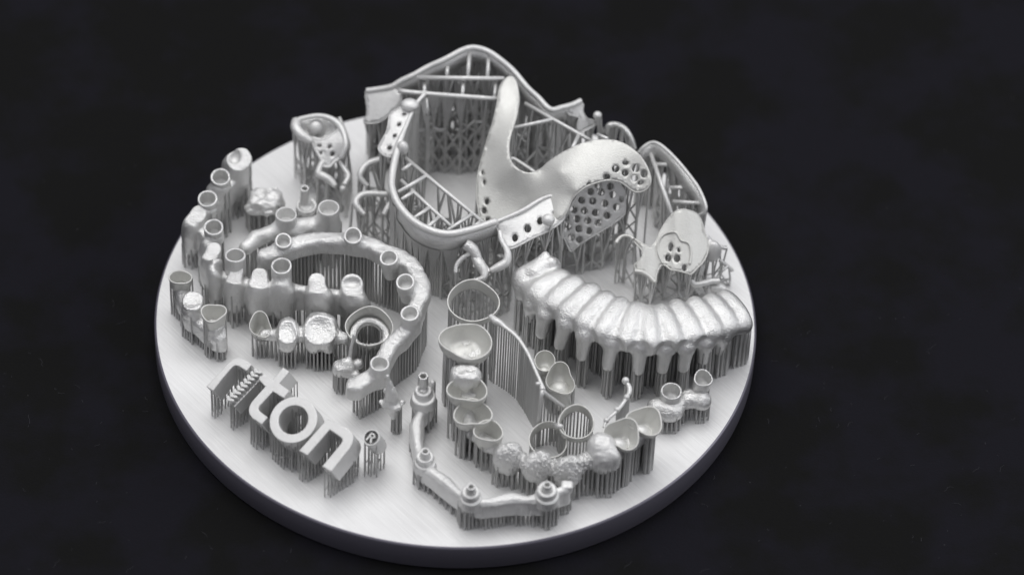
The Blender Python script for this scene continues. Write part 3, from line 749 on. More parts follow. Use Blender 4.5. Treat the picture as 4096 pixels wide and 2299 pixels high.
wire(T, 'clasp', m(c6, (740, 200, 13, .35), (800, 350, 11.5, .4), (850, 520, 10, .4), (830, 620, 9, .4)), .4, M_PART)
wire(T, 'clasp', m(c6, (750, 710, 9, .4), (790, 780, 8.5, .4), (850, 880, 8, .5), (800, 985, 7.6, .5)), .45, M_WHITE)
wire(T, 'clasp', m(c6, (790, 1000, 7.8, .5), (785, 1050, 7, .6)), .5, M_WHITE, n=2)
lattice(T, .9, 2.0, .18, zmin=1)

# ================================================================== large framework: lingual horseshoe rail
T = Thing('partial_denture_frame', 'large horseshoe framework whose thick smooth rail sweeps round the open middle of the plate', 'denture frame', *O(1700, 1080)[:2], group='partial denture frameworks')
rail = [(1700, 375, 19), (1663, 420, 18.5), (1628, 496, 17.8), (1594, 582, 17), (1577, 650, 16.4), (1568, 704, 16), (1568, 752, 15.8), (1592, 814, 15.5), (1645, 876, 15.2), (1711, 916, 15), (1791, 935, 15), (1884, 918, 15), (1988, 884, 15)]
wire(T, 'rail', [(*p, .35 if i < 3 else .62) for i, p in enumerate(rail)], .6, M_WHITE, 10)
for i, seg_ in enumerate([rail[3:8], rail[7:]]):
    q = smooth_path(seg_, 6); n = len(q)
    off = (lambda k: 0)
    top = [O(*p) - Vector((0, 0, .2)) for p in q]
    bot = [O(p[0], p[1], p[2]) - Vector((0, .5, (2.2 if i == 0 else 3.4 + .5 * math.sin(k / 6)))) for k, p in enumerate(q)]
    V = []; F = []
    for k in range(n):
        t = top[k]; b_ = bot[k]; V += [t + Vector((0, .25, 0)), (t + b_) / 2 + Vector((0, .3, 0)), b_ + Vector((0, .25, 0)), b_ - Vector((0, .2, -.1)), (t + b_) / 2 - Vector((.1, .45, 0)), t - Vector((0, .3, 0))]
    for k in range(n - 1):
        for j in range(6): a = k * 6 + j; b2 = k * 6 + (j + 1) % 6; F.append((a, a + 6, b2 + 6, b2))
    F.append(tuple(range(6))); F.append(tuple(reversed(range((n - 1) * 6, n * 6))))
    T.part('skirt', V, F, M_PART)
PLH = rbf([(2010, 895, 14.6), (2100, 838, 15), (2231, 783, 16), (2262, 847, 15), (2190, 920, 13.6), (2040, 990, 12.4), (2005, 940, 13.2), (2120, 900, 14)])
sheet(T, 'perforated_plate', [(1985, 888), (2050, 862), (2100, 838), (2155, 803), (2200, 787), (2228, 790), (2248, 812), (2260, 846), (2248, 880), (2195, 918), (2130, 948), (2080, 975), (2045, 990), (2026, 985), (2010, 960), (1998, 925)],
      PLH, .5, M_WHITE, holes=[(2060, 951, 12, 16), (2111, 914, 14, 17), (2160, 884, 12, 16), (2222, 856, 12, 15)], step=11, bead=.2)
wire(T, 'rim', [(1985, 886, 15, .3), (2050, 860, 15.1, .36), (2100, 836, 15.3, .36), (2160, 800, 15.8, .36), (2205, 784, 16, .3), (2235, 795, 15.8, .2)], .3, M_WHITE)
V, F = ball_mesh(O(2193, 879, 15.6), 1.1, 20, 12, (1, .95, .9)); T.part('knob', V, F, M_WHITE)
wire(T, 'clasp', m(s8, (820, 300, 14.6, .35), (850, 450, 14, .45), (925, 590, 13.4, .5), (955, 700, 12.8, .65), (925, 820, 12, .75), (800, 900, 11.4, .75), (670, 960, 11, .45)), .4, M_WHITE)
wire(T, 'clasp', m(s8, (230, 560, 13, .5), (400, 640, 12.6, .6), (430, 720, 12.2, .5), (560, 880, 11.2, .5), (650, 990, 10.8, .4)), .5, M_WHITE)
wire(T, 'clasp', m(s8, (330, 680, 12.4, .4), (200, 760, 11.6, .45), (110, 870, 10.8, .4), (90, 1000, 10, .35)), .4, M_PART)
wire(T, 'gusset', m(s8, (250, 520, 13.6, .9), (380, 620, 12.8, 1.0), (480, 800, 11.6, .7)), .8, M_PART)
wire(T, 'clasp', m(s8, (400, 700, 12, .8), (490, 850, 11.4, 1.0), (560, 980, 10.8, .8), (545, 1080, 10.3, .6), (420, 1120, 10, .4), (220, 1160, 10, .35)), .5, M_PART)
wire(T, 'clasp', m(s8, (1000, 830, 11, .2), (860, 720, 9.6, .35), (800, 740, 9.4, .5)), .4, M_WHITE)
# strip with four holes
STH = rbf([(1570, 460, 18.4), (1655, 410, 18.6), (1640, 470, 18), (1590, 600, 16.6), (1530, 590, 15.8), (1545, 520, 17)])
sheet(T, 'perforated_strip', m(c7, (470, 880), (560, 820), (640, 760), (740, 740), (780, 760), (720, 860), (660, 990), (620, 1130), (570, 1230), (520, 1340), (450, 1370), (370, 1330), (335, 1270), (370, 1190), (430, 1080), (450, 980)), STH, .5, M_WHITE,
      holes=[(*c7(628, 885), 9, 6), (*c7(567, 1005), 10, 7, -.6), (*c7(515, 1135), 9, 7, -.6), (*c7(455, 1275), 10, 9, -.4)], step=10, bead=.25)
V, F = ball_mesh(O(1610, 592, 17), 1.05, 16, 10, (1, 1, 1.3)); T.part('knob', V, F, M_WHITE)
V, F = ball_mesh(O(*c7(690, 780), 19), 1.3, 16, 10, (1.2, 1, .7)); T.part('knob', V, F, M_WHITE)
for q in (m(c8, (640, 90, 15.6), (1540, 840, 14.2)), m(c8, (590, 350, 14.6), (1190, 905, 13.6))): wire(T, 'cross_bar', q, .34, M_WHITE, 6)
for q in (m(c8, (600, 240, 15), (705, 165, 15.4)), m(c8, (555, 490, 15), (880, 300, 15.2)), m(c8, (595, 575, 14.6), (735, 480, 14.4)), m(c8, (745, 785, 14.6), (930, 660, 14)), m(c8, (900, 890, 14.8), (1035, 770, 13.8)), m(c8, (1130, 930, 14.4), (1410, 745, 14.6)), m(c8, (1440, 885, 14.8), (1515, 825, 14.4))):
    wire(T, 'rung', q, .34, M_WHITE, 6)
for q in (m(c6, (1340, 725, 10.5, .45), (1250, 690, 11, .6), (1080, 735, 11, .6), (1005, 820, 10.6, .65), (990, 900, 10, .5), (1075, 1000, 9, .4)), m(c6, (1310, 1090, 10, .5), (1060, 1085, 10.4, .55), (965, 1130, 10.2, .6), (940, 1210, 9.8, .65), (1040, 1330, 9, .35)), m(c6, (1345, 1170, 10, .35), (1300, 1250, 9.6, .55), (1260, 1330, 9, .5))):
    wire(T, 'clasp', q, .5, M_WHITE)
ex = []
for p in smooth_path(rail, 16): q = O(*p); ex += [(q.x, q.y), (q.x + .3, q.y - .3), (q.x, q.y - .6)]
lattice(T, .8, 2.6, .2, extra=ex, zmin=1)

# ================================================================== large framework: palate strap and mesh
T = Thing('palatal_plate', 'smooth bright saddle shaped palate strap ending in a honeycomb mesh lobe in the upper middle', 'denture frame', *O(2250, 1080)[:2], group='partial denture frameworks')
PH = [(2045, 307, 21), (2000, 400, 19.6), (2070, 400, 19.6), (1985, 500, 17.5), (2055, 500, 18.6), (1940, 594, 15), (2035, 600, 17.6), (1912, 720, 12.6), (1915, 800, 11), (1950, 890, 9.5), (2062, 670, 17.6), (2114, 691, 17.2), (2163, 673, 17.6),
      (2100, 780, 14), (2100, 850, 12), (2000, 760, 13), (2020, 880, 10.5), (2220, 760, 17.0), (2246, 611, 20.5), (2315, 577, 22), (2384, 559, 22.6), (2453, 559, 22.6), (2550, 611, 22), (2602, 715, 19.5), (2540, 757, 17.6), (2440, 690, 20.2), (2342, 700, 20), (2300, 760, 18.6), (2283, 780, 17.4), (2230, 860, 15), (2240, 690, 19.6)]
HF = rbf(PH)
out = [(2035, 305), (2062, 320), (2074, 386), (2066, 456), (2045, 525), (2035, 570), (2037, 628), (2062, 670), (2114, 691), (2163, 673), (2194, 646), (2246, 611), (2315, 577), (2384, 559), (2453, 559), (2505, 577), (2550, 611), (2580, 649), (2598, 691), (2602, 725), (2586, 752), (2556, 764), (2528, 757), (2504, 738), (2478, 722), (2440, 716), (2400, 722), (2350, 740), (2310, 768), (2284, 800), (2262, 850), (2225, 880), (2150, 890), (2060, 895), (1975, 905), (1935, 890), (1915, 840), (1908, 760), (1915, 680), (1938, 600), (1955, 540), (1975, 480), (1992, 400), (2002, 340)]
lobe = [(*r2(1165, 5), 14, 9), (*r2(1050, 72), 16, 15), (*r2(1280, 70), 15, 17), (*r2(1160, 122), 14, 14), (*r2(1375, 130), 14, 17), (*r2(1268, 185), 14, 13), (*r2(945, 168), 16, 14), (*r2(1340, 235), 14, 8, -.4), (*r2(735, 245), 11, 6, -.7), (*r2(645, 345), 9, 6, -.7)]
strip = [(*r1(105, 1240), 6, 11), (*r1(85, 1130), 6, 9), (1947, 806, 10, 13), (1936, 842, 11, 13), (1950, 878, 9, 10)]
sheet(T, 'palate_strap', out, HF, .55, M_SMOOTH, holes=lobe + strip, step=11, bead=.18)
# honeycomb mesh flank, hanging steeply below the lobe
MH = rbf([(2345, 745, 17.5), (2480, 735, 17), (2496, 850, 12.5), (2377, 937, 9), (2285, 998, 6.5), (2262, 895, 10.5), (2262, 820, 14.5), (2300, 775, 16.4), (2390, 830, 13.5)])
mo = m(r2, (700, 260), (800, 215), (930, 200), (1040, 200), (1130, 280), (1160, 400), (1160, 560), (1130, 610), (1030, 690), (920, 760), (800, 830), (720, 880), (640, 930), (540, 1010), (510, 990), (470, 900), (425, 800), (430, 690), (480, 600), (520, 500), (590, 390))
mh = [(*r2(x, y), 14.5, 16) for x, y in ((850, 265), (990, 280), (760, 340), (880, 345), (1020, 375), (655, 440), (785, 450), (925, 478), (1060, 520), (565, 550), (685, 560), (815, 585), (950, 618), (470, 640), (600, 655), (725, 675), (845, 700), (490, 745), (620, 770), (740, 795), (535, 870), (630, 895))] + [(*r2(1120, 430), 9, 14)]
sheet(T, 'honeycomb_mesh', mo, MH, .45, M_WHITE, holes=mh, step=10, bead=.16)
wire(T, 'finishing_line', m(r2, (520, 385, 17.2), (620, 270, 18.4), (720, 160, 19.3), (850, 60, 20.2)) + m(r1, (1480, 1010, 20.7), (1600, 950, 21), (1740, 925, 21.3), (1850, 950, 21), (1940, 1020, 20.4), (2000, 1110, 19.6)), .13, M_SMOOTH, 6)
for x, y in ((720, 1120), (1000, 1230)): pass
for q in ([(2100, 414, 18.5), (2372, 568, 18.5)], [(2052, 513, 17.8), (2210, 478, 18.5)], [(2315, 540, 18.3), (2290, 592, 19.5)], [(2040, 636, 15.4), (2062, 639, 15.2), (2140, 690, 15.4)], [(2390, 538, 19.6), (2430, 556, 20.4)]):
    wire(T, 'cross_bar', [tuple(p) for p in q], .34, M_WHITE, 6)
lattice(T, .95, 2.6, .18, zmin=1.5)

# ================================================================== large framework: rear arch
T = Thing('partial_denture_frame', 'tall arched framework with straight cross bars peaking at the back of the plate', 'denture frame', *O(1850, 560)[:2], group='partial denture frameworks')
rail = m(c7, (190, 620, 15), (330, 600, 15.6), (480, 570, 16.4), (600, 500, 17.4), (750, 430, 18.4), (900, 345, 19.4), (1100, 255, 20.6), (1300, 150, 21.6), (1440, 120, 22), (1600, 165, 21.8), (1760, 275, 21), (1900, 400, 20), (2050, 580, 18.8), (2180, 700, 17.8)) + m(r1, (870, 400, 17), (1000, 380, 16.6), (1130, 345, 16.4), (1225, 300, 16.4))
wire(T, 'rail', [(*p, .5) for p in rail], .5, M_WHITE, 10)
q = smooth_path(rail, 5); V = []; F = []; n = len(q)
for k, p in enumerate(q):
    t = O(*p); inn = Vector((9 - t.x, -t.y * .0 + (20 - t.y), 0)).normalized(); b_ = t + inn * .9 - Vector((0, 0, 2.6))
    V += [t + inn * .3, b_ + inn * .3, b_ - inn * .25, t - inn * .3]
for k in range(n - 1):
    for j in range(4): a = k * 4 + j; b2 = k * 4 + (j + 1) % 4; F.append((a, a + 4, b2 + 4, b2))
T.part('skirt', V, F, M_PART)
sheet(T, 'end_plate', m(c7, (185, 625), (320, 600), (470, 580), (560, 620), (600, 680), (560, 780), (480, 850), (400, 930), (300, 975), (165, 970), (200, 880), (205, 780)), m(c7, (185, 625, 15), (470, 580, 16.2), (580, 700, 15.8), (300, 975, 12), (165, 970, 11.6), (340, 780, 14)), .6, M_WHITE, step=12, bead=.2)
for q in (m(c7, (775, 468, 19), (1785, 478, 20)), m(c7, (560, 620, 17), (870, 650, 17.6), (1740, 715, 18.5))): wire(T, 'cross_bar', q, .42, M_WHITE, 6, n=3)
for q in (m(c7, (1130, 340, 20), (1120, 455, 19.2)), m(c7, (1385, 180, 21.2), (1360, 465, 19.5)), m(c7, (1605, 215, 21), (1588, 465, 19.7)), m(c7, (862, 530, 18), (862, 645, 17.6)), m(c7, (1315, 495, 18.6), (1300, 670, 18)), m(c7, (1690, 500, 19), (1672, 700, 18.4)), m(c7, (880, 700, 17), (895, 900, 15))): wire(T, 'rung', q, .36, M_PART, 6)
sheet(T, 'tooth_rest', m(r1, (1060, 360), (1230, 300), (1245, 420), (1300, 500), (1390, 520), (1400, 560), (1290, 620), (1200, 660), (1190, 560), (1200, 480), (1080, 440)), m(r1, (1230, 300, 16.4), (1060, 360, 16.4), (1400, 540, 13), (1200, 650, 12.5), (1250, 480, 14.4)), .5, M_WHITE, step=12, bead=.2)
wire(T, 'clasp', m(r1, (940, 500, 14.5, .3), (1000, 455, 14.8, .45), (1080, 435, 14.8, .5), (1190, 480, 14.4, .4)), .4, M_WHITE)
V, F = ball_mesh(O(*r1(1418, 470), 14.5), .75, 14, 8); T.part('bead', V, F, M_WHITE)
wire(T, 'clasp', m(r1, (1418, 490, 14, .3), (1430, 560, 12.6, .35), (1490, 660, 11, .35)), .35, M_PART)
wire(T, 'clasp', m(r1, (1530, 680, 11, .35), (1545, 590, 12.6, .5), (1640, 575, 13, .45), (1740, 630, 13, .45), (1810, 740, 12, .4), (1850, 860, 10.5, .35)), .4, M_PART)
V, F = tube_mesh([O(1500, 560, 2), O(1500, 560, 10.5)], [2.2, 2.4], 8); 
ex = []
for p in smooth_path(rail, 14): q = O(*p); ex += [(q.x, q.y), (q.x + .4, q.y - .5), (q.x + random.uniform(-1, 1), q.y - 1.2)]
ex += [(O(x, y, 18).x, O(x, y, 18).y) for x, y in [(1680 + 8 * i, 312) for i in range(42)] + [(1600 + 9 * i, 366 + .08 * 9 * i) for i in range(44)]]
lattice(T, .6, 2.2, .23, extra=ex, zmin=1)

# ================================================================== right hooped frame
T = Thing('partial_denture_frame', 'hoop shaped framework with ladder bars standing by the right rear rim', 'denture frame', *O(2700, 900)[:2], group='partial denture frameworks')
rail = m(r3, (395, 310, 12.5), (430, 270, 13.4), (480, 238, 14), (530, 235, 14.4), (600, 280, 14.4), (700, 380, 14), (790, 490, 13.4), (860, 590, 12.8), (910, 710, 12), (905, 770, 11), (860, 790, 10))
wire(T, 'rail', [(*p, .3) for p in rail], .3, M_WHITE, 8)
q = smooth_path(rail, 5); V = []; F = []; n = len(q)
for k, p in enumerate(q):
    t = O(*p); inn = (O(2690, 760, p[2]) - t); inn.z = 0; inn.normalize(); b_ = t + inn * 1.5 - Vector((0, 0, 1.8))
    V += [t + inn * .2, b_ + inn * .2, b_ - inn * .15, t - inn * .2]
for k in range(n - 1):
    for j in range(4): a = k * 4 + j; b2 = k * 4 + (j + 1) % 4; F.append((a, a + 4, b2 + 4, b2))
T.part('skirt', V, F, M_PART)
wire(T, 'cross_bar', m(r3, (488, 315, 12.5), (650, 790, 10)), .4, M_WHITE, 6)
for q in (m(r3, (530, 400, 12), (692, 405, 12.6)), m(r3, (640, 580, 11), (785, 580, 11.6)), m(r3, (660, 687, 10.6), (892, 702, 11.2))): wire(T, 'rung', q, .36, M_WHITE, 6)
ex = []
for p in smooth_path(rail, 12): q = O(*p); ex += [(q.x, q.y), (q.x - .6, q.y - .2), (q.x - 1.2, q.y - .8)]
lattice(T, .8, 2.0, .18, extra=ex, zmin=1)

# ================================================================== hooded partial in front of it
T = Thing('partial_denture_frame', 'hooded framework with large holes and clasp arms on thin splayed supports at right', 'denture frame', *O(2680, 1180)[:2], group='partial denture frameworks')
hood = m(r3, (640, 795), (690, 755), (740, 745), (800, 758), (850, 785), (885, 850), (905, 930), (930, 1000), (925, 1080), (890, 1150), (850, 1190), (800, 1240), (760, 1232), (700, 1215), (640, 1205), (600, 1172), (560, 1180), (530, 1250), (522, 1310), (450, 1232), (385, 1212), (362, 1172), (400, 1135), (430, 1090), (415, 1050), (370, 1000), (350, 965), (420, 1005), (485, 1030), (530, 985), (560, 915), (600, 850))
def HH(x, y):
    yc = (y - 450) / .5185; xc = (x - 2350) / .5185
    return 14.4 - .0122 * (yc - 745) + .25 * math.sin(xc / 55.0) - .0035 * abs(xc - 680) + (.5 if xc < 520 else 0) * min(1, (520 - xc) / 100)
sheet(T, 'hood', hood, HH, .32, M_SMOOTH, holes=[(*r3(642, 1038), 10, 18, .1), (*r3(622, 1122), 13, 15), (*r3(690, 1125), 14, 16), (*r3(703, 1062), 6, 9, -.4), (*r3(748, 1198), 11, 14)], step=11, bead=.17)
wire(T, 'finishing_line', [(x, y, HH(x, y) + .1) for x, y in m(r3, (580, 1165), (545, 1080), (550, 990), (600, 935), (680, 925), (720, 985), (780, 1010), (800, 1090), (790, 1170))], .18, M_SMOOTH, 6)
wire(T, 'clasp', m(r3, (352, 975, 11.2, .35), (325, 955, 11.4, .26), (280, 950, 11.3, .28), (245, 970, 11, .32), (218, 1005, 10.7, .34)), .4, M_SMOOTH)
wire(T, 'clasp', m(r3, (362, 1222, 8.4, .36), (420, 1232, 8.2, .42), (470, 1260, 7.8, .42), (520, 1312, 7.2, .4)), .5, M_SMOOTH)
X = Vox(O(*r3(960, 1080), 8) - Vector((3, 3, 4)), O(*r3(960, 1080), 8) + Vector((4, 4, 4)), .13); p = O(*r3(965, 1075), 8)
X.ell(p, (1.4, 1.3, 2.3), k=.4); X.cone(O(*r3(940, 1000), 9.4), O(*r3(925, 960), 10.4), .6, .3, .4); X.noise(.06, 1.8, 22); V, F = X.mesh(); T.part('tooth_lug', V, F, M_WHITE)
wire(T, 'clasp', m(r3, (985, 1020, 8.6, .4), (1030, 1040, 8, .35), (1070, 1045, 7.6, .4)), .35, M_PART)
wire(T, 'clasp', m(r3, (1020, 1140, 6, .3), (1075, 1180, 5, .3), (1120, 1220, 4, .3)), .3, M_PART); wire(T, 'clasp', m(r3, (1020, 1240, 4, .3), (1080, 1180, 5, .3)), .3, M_PART)
X = Vox(O(*r3(860, 1200), 5) - Vector((3, 3, 4)), O(*r3(860, 1200), 5) + Vector((3, 3, 5)), .13); p = O(*r3(862, 1195), 5.5); X.ell(p, (.9, .9, 2.2), k=.4); X.noise(.06, 2, 23); V, F = X.mesh(); T.part('tooth_lug', V, F, M_PART)
wire(T, 'clasp', m(r3, (795, 1295, 5.5, .45), (830, 1325, 5, .55), (900, 1315, 5, .55), (960, 1300, 5, .5), (1020, 1300, 5, .5)), .5, M_WHITE)
wire(T, 'clasp', m(r3, (950, 1355, 3.5, .55), (1005, 1350, 3.5, .8), (1060, 1365, 3.2, .6)), .6, M_WHITE)
ex = []
for a, b_, h in ((218, 1005, 0), (240, 972, 0), (280, 950, 0), (325, 955, 0), (362, 1222, 0), (400, 1228, 0), (440, 1240, 0), (500, 1290, 0)):
    q = O(*r3(a, b_), 11.2 if b_ < 1100 else 8.2); ex += [(q.x, q.y), (q.x + .3, q.y), (q.x - .3, q.y)]
lattice(T, .9, 2.1, .15, extra=ex, zmin=1.2)

# ================================================================== ribbed full arch with pegs
T = Thing('dental_arch', 'broad glossy ribbed arch with stubby pegs along its front edge at the right', 'dental arch', *O(2500, 1500)[:2])
rid = m(gg, (300, 215, 12.6), (400, 330, 13.4), (530, 400, 13.9), (655, 470, 14.3), (785, 545, 14.6), (920, 610, 14.7), (1080, 670, 14.7), (1240, 690, 14.6), (1395, 675, 14.3), (1550, 640, 13.8), (1700, 600, 13.3), (1830, 565, 12.6), (1950, 545, 11.6))
P = [O(*p) for p in rid]; lo, hi = boxof(P, 7.0); lo[2] = 3.0; hi[2] = 16.5
X = Vox(lo, hi, .17)
tang = []
for i, p in enumerate(P):
    t = (P[min(i + 1, len(P) - 1)] - P[max(i - 1, 0)]); t.z = 0; t.normalize(); nrm = Vector((t.y, -t.x, 0)); tang.append((t, nrm))   # nrm to the front
    e3 = (nrm * math.cos(.12) - Vector((0, 0, 1)) * math.sin(.12)); up = t.cross(e3); up = up if up.z > 0 else -up
    wd = 4.3 if 2 <= i <= 10 else 3.7
    wd += random.uniform(-.25, .35); X.ell(p - Vector((0, 0, 2.25)) - nrm * (.35 + random.uniform(-.25, .25)), (1.85, wd + .25, 2.25), R=np.array([t, e3, up]).T.T.tolist() if False else [list(t), list(e3), list(up)], k=.45, p=2.5)
for i in range(len(P) - 1):
    a, b_ = P[i] - Vector((0, 0, 2.1)), P[i + 1] - Vector((0, 0, 2.1)); n0, n1 = tang[i][1], tang[i + 1][1]
    for o_ in (-2.5, -1.0, 1.0, 2.6): dz = Vector((0, 0, .12 * o_ + .05 * o_ * o_)); X.cone(a + n0 * o_ - dz, b_ + n1 * o_ - dz, 1.35, 1.35, .7)
# end flaps
X.cone(O(*gg(300, 290), 11.2), O(*gg(375, 150), 12.9), 2.0, .75, .5); X.cone(O(*gg(240, 300), 10.8), O(*gg(420, 210), 12.4), 1.3, 1.1, .5)
pegs = m(gg, (200, 430, 9.6, 190, 530, 4.8), (268, 540, 10, 255, 655, 5.4), (372, 620, 10.6, 345, 785, 6.6), (545, 690, 11.4, 498, 880, 6.8), (705, 780, 11.6, 678, 970, 7.2), (930, 850, 11.8, 892, 1050, 7.2), (1155, 880, 11.8, 1142, 1085, 7.0), (1370, 890, 11.2, 1340, 1075, 6.6), (1540, 880, 10.8, 1512, 1065, 6.2), (1695, 840, 10.2, 1680, 1000, 5.8), (1835, 790, 9.6, 1812, 920, 5.4))
for px, py, h1, qx, qy, h2 in pegs[2:-1]:
    a = O(px, py, h1); X.ell(a + Vector((0, -1.9, -.1)), (1.7, 1.5, 2.0), k=.7, sub=True)
for px, py, h1, qx, qy, h2 in pegs:
    a = O(px, py, h1); b_ = O(*gg(qx, qy), h2); a.z -= .7
    back = a + Vector((0, 1.6, .3))
    X.cone(back + Vector((0, .6, .4)), a, 1.8, 1.45, .9); X.cone(a, b_, 1.4, 1.05, .5)
p = O(*gg(1960, 680), 7.6); X.ell(p, (1.9, 2.0, 1.9), k=.7, p=2.6)
X.noise(.02, 1.1, 31, 1)
V, F = X.mesh(); T.part('ribbed_body', V, F, M_ROUGH); 
Pn = [(p, t[1]) for p, t in zip(P, tang)]
def keep_rib(pt):
    if pt[2] < 8.2: return True
    q = min(Pn, key=lambda w: (w[0].x - pt[0]) ** 2 + (w[0].y - pt[1]) ** 2)
    return (pt[0] - q[0].x) * q[1].x + (pt[1] - q[0].y) * q[1].y < 1.6
rods(T, .72, .21, zmin=1.2, jit=.1, keep=keep_rib)

# ================================================================== letters
B = (O(1290, 1865, 8) - O(825, 1545, 8)).normalized(); TA = math.radians(25.5)
n0 = Vector((B.y * math.sin(TA), -B.x * math.sin(TA), math.cos(TA))); UU = n0.cross(B).normalized()
if UU.y < 0: UU = -UU
P0 = O(825, 1545, 7.0)
def on_face(x, y, lift=0.0): return OP(x, y, P0 + n0 * lift, n0)
def extr(T, name, pts, depth, mat=None, lift=0.0, world=False, bev=.012):
    A = [on_face(*c4(*p), lift) if not world else p for p in pts]; n = len(A)
    ar = sum((A[i] - A[0]).cross(A[(i + 1) % n] - A[0]).dot(n0) for i in range(n))
    if ar < 0: A = A[::-1]
    V = A + [a - n0 * depth for a in A]
    F = [tuple(range(n)), tuple(reversed(range(n, 2 * n)))] + [((i + 1) % n, i, i + n, (i + 1) % n + n) for i in range(n)]
    ob = T.part(name, V, F, mat or M_LET, smooth=False)
    if bev:
        md = ob.modifiers.new('edge', 'BEVEL'); md.width = bev; md.segments = 2; md.limit_method = 'ANGLE'
    return ob
def arc(cx, cy, ax, bx, t0, t1, n=6, rot=0):
    """points on an ellipse in the crop"""
    out = []
    for i in range(n + 1):
        t = math.radians(t0 + (t1 - t0) * i / n); x, y = ax * math.cos(t), bx * math.sin(t)
        out.append((cx + x * math.cos(rot) - y * math.sin(rot), cy + x * math.sin(rot) + y * math.cos(rot)))
    return out
def let_supports(T):
    pts = hits(T, .68, (), .08, .3, rot=.76); pts.sort(key=lambda p: p[1]); parts = []
    for x, y, z in pts[:300]:
        ob = bpy.data.objects.new('support_rod', ROD); COL.objects.link(ob); ob.parent = T.o
        ob.location = (Vector((x, y, 0)) - T.base) * S; ob.scale = (.11 * S, .11 * S, (z + .2) * S)
    for x, y, z in pts:
        for x2, y2, z2 in pts:
            d = math.hypot(x - x2, y - y2)
            if .3 < d < .85 and x < x2 and random.random() < .28: 
                zz = random.uniform(.1, .5) * min(z, z2); parts.append(stick((x, y, zz), (x2, y2, min(z2, zz + .9)), .09, .09))
    if parts: V, F = join(parts); T.part('support_lattice', V, F, M_ROD, smooth=False, sup=False, kind='stuff')
GL = 'raised metal letters standing in a row'
DEP = 4.5
T = Thing('metal_letter', 'metal letter r, a plain bent arch, first at the left of the word', 'letter', *O(900, 1620)[:2], GL)
extr(T, 'letter_body', [(178, 468), (300, 342), (395, 242)] + [(425, 215), (455, 199), (490, 192), (530, 200)] + [(575, 222), (622, 262), (565, 320), (520, 290), (490, 272), (462, 267), (440, 276), (415, 300), (330, 400), (245, 512)], DEP); let_supports(T)
T = Thing('metal_letter', 'metal letter i built from a stack of small zigzag chevrons between arch and cross', 'letter', *O(980, 1640)[:2], GL)
extr(T, 'letter_body', [(385, 600), (455, 668), (705, 400), (640, 325)], DEP - 1.2, lift=-1.2)
for k in range(9):
    x, y = 412 + 33 * k, 592 - 33.5 * k
    ob = extr(T, 'chevron', [(x - 42, y - 22), (x - 30, y - 38), (x - 12, y - 34), (x - 2, y - 8), (x + 30, y - 4), (x + 38, y + 10), (x + 26, y + 22), (x - 6, y + 16), (x - 30, y + 12)], 1.4, lift=0.0, bev=.008)
for k in range(9):
    x, y = 452 + 28.5 * k, 657 - 30 * k; extr(T, 'bright_dash', [(x - 4, y + 3), (x + 4, y + 9), (x + 22, y - 12), (x + 14, y - 18)], .5, lift=-.9, bev=0)
let_supports(T)
T = Thing('metal_letter', 'metal letter t shaped like a slanted cross with a hooked foot', 'letter', *O(1080, 1680)[:2], GL)
extr(T, 'letter_body', [(680, 397), (735, 345), (818, 402), (920, 285), (982, 328), (885, 440), (982, 510), (925, 580), (822, 518), (690, 660), (682, 685), (695, 708), (772, 765), (715, 835), (625, 775), (595, 735), (588, 700), (595, 660), (615, 620), (748, 470)], DEP); let_supports(T)
T = Thing('metal_letter', 'metal letter o, a thick round ring', 'letter', *O(1190, 1740)[:2], GL)
oc = on_face(*c4(1019, 790)); seg = 48
def ringpts(rad, dz): return [oc + B * rad * math.cos(2 * math.pi * k / seg) + UU * rad * .97 * math.sin(2 * math.pi * k / seg) - n0 * dz for k in range(seg)]
V = ringpts(4.02, 0) + ringpts(4.02, DEP) + ringpts(2.48, DEP) + ringpts(2.48, 0); F = []
for a, b_ in ((0, 1), (1, 2), (2, 3), (3, 0)):
    for k in range(seg): k2 = (k + 1) % seg; F.append((a * seg + k2, a * seg + k, b_ * seg + k, b_ * seg + k2))
ob = T.part('letter_body', V, F, M_LET, smooth=False); md = ob.modifiers.new('edge', 'BEVEL'); md.width = .012; md.segments = 2; md.limit_method = 'ANGLE'; md.angle_limit = 1.0
let_supports(T)
T = Thing('metal_letter', 'metal letter n, the last big letter of the word', 'letter', *O(1310, 1850)[:2], GL)
extr(T, 'letter_body', [(1072, 1088), (1350, 778), (1450, 825), (1520, 858), (1560, 885), (1590, 925), (1598, 965), (1585, 1020), (1560, 1070), (1385, 1288), (1295, 1240), (1470, 1030), (1490, 1000), (1492, 980), (1480, 960), (1370, 885), (1155, 1132)], DEP); let_supports(T)
T = Thing('trademark_sign', 'small cylinder with a circled R on its slanted top right of the letters', 'sign', *O(1510, 1890)[:2])
rc = OP(*c4(1770, 960), O(*c4(1770, 960), 8.6), n0); 
V, F = loft_cup(rc, n0, harm(2.75, 2.75), 4.1, .22, .5, bot=1, pw=1, seg=40, rimr=.2, inner_bot=1); T.part('cylinder', V, F, M_LET)
V = [rc - n0 * .45 + (B * math.cos(t) + UU * math.sin(t)) * 1.16 for t in np.linspace(0, 2 * math.pi, 33)[:-1]]; T.part('recess_shade', V, [tuple(range(32))], M_SHADE, smooth=False, sup=False)  # added dark disc paints the shade on the hollow's floor behind the R
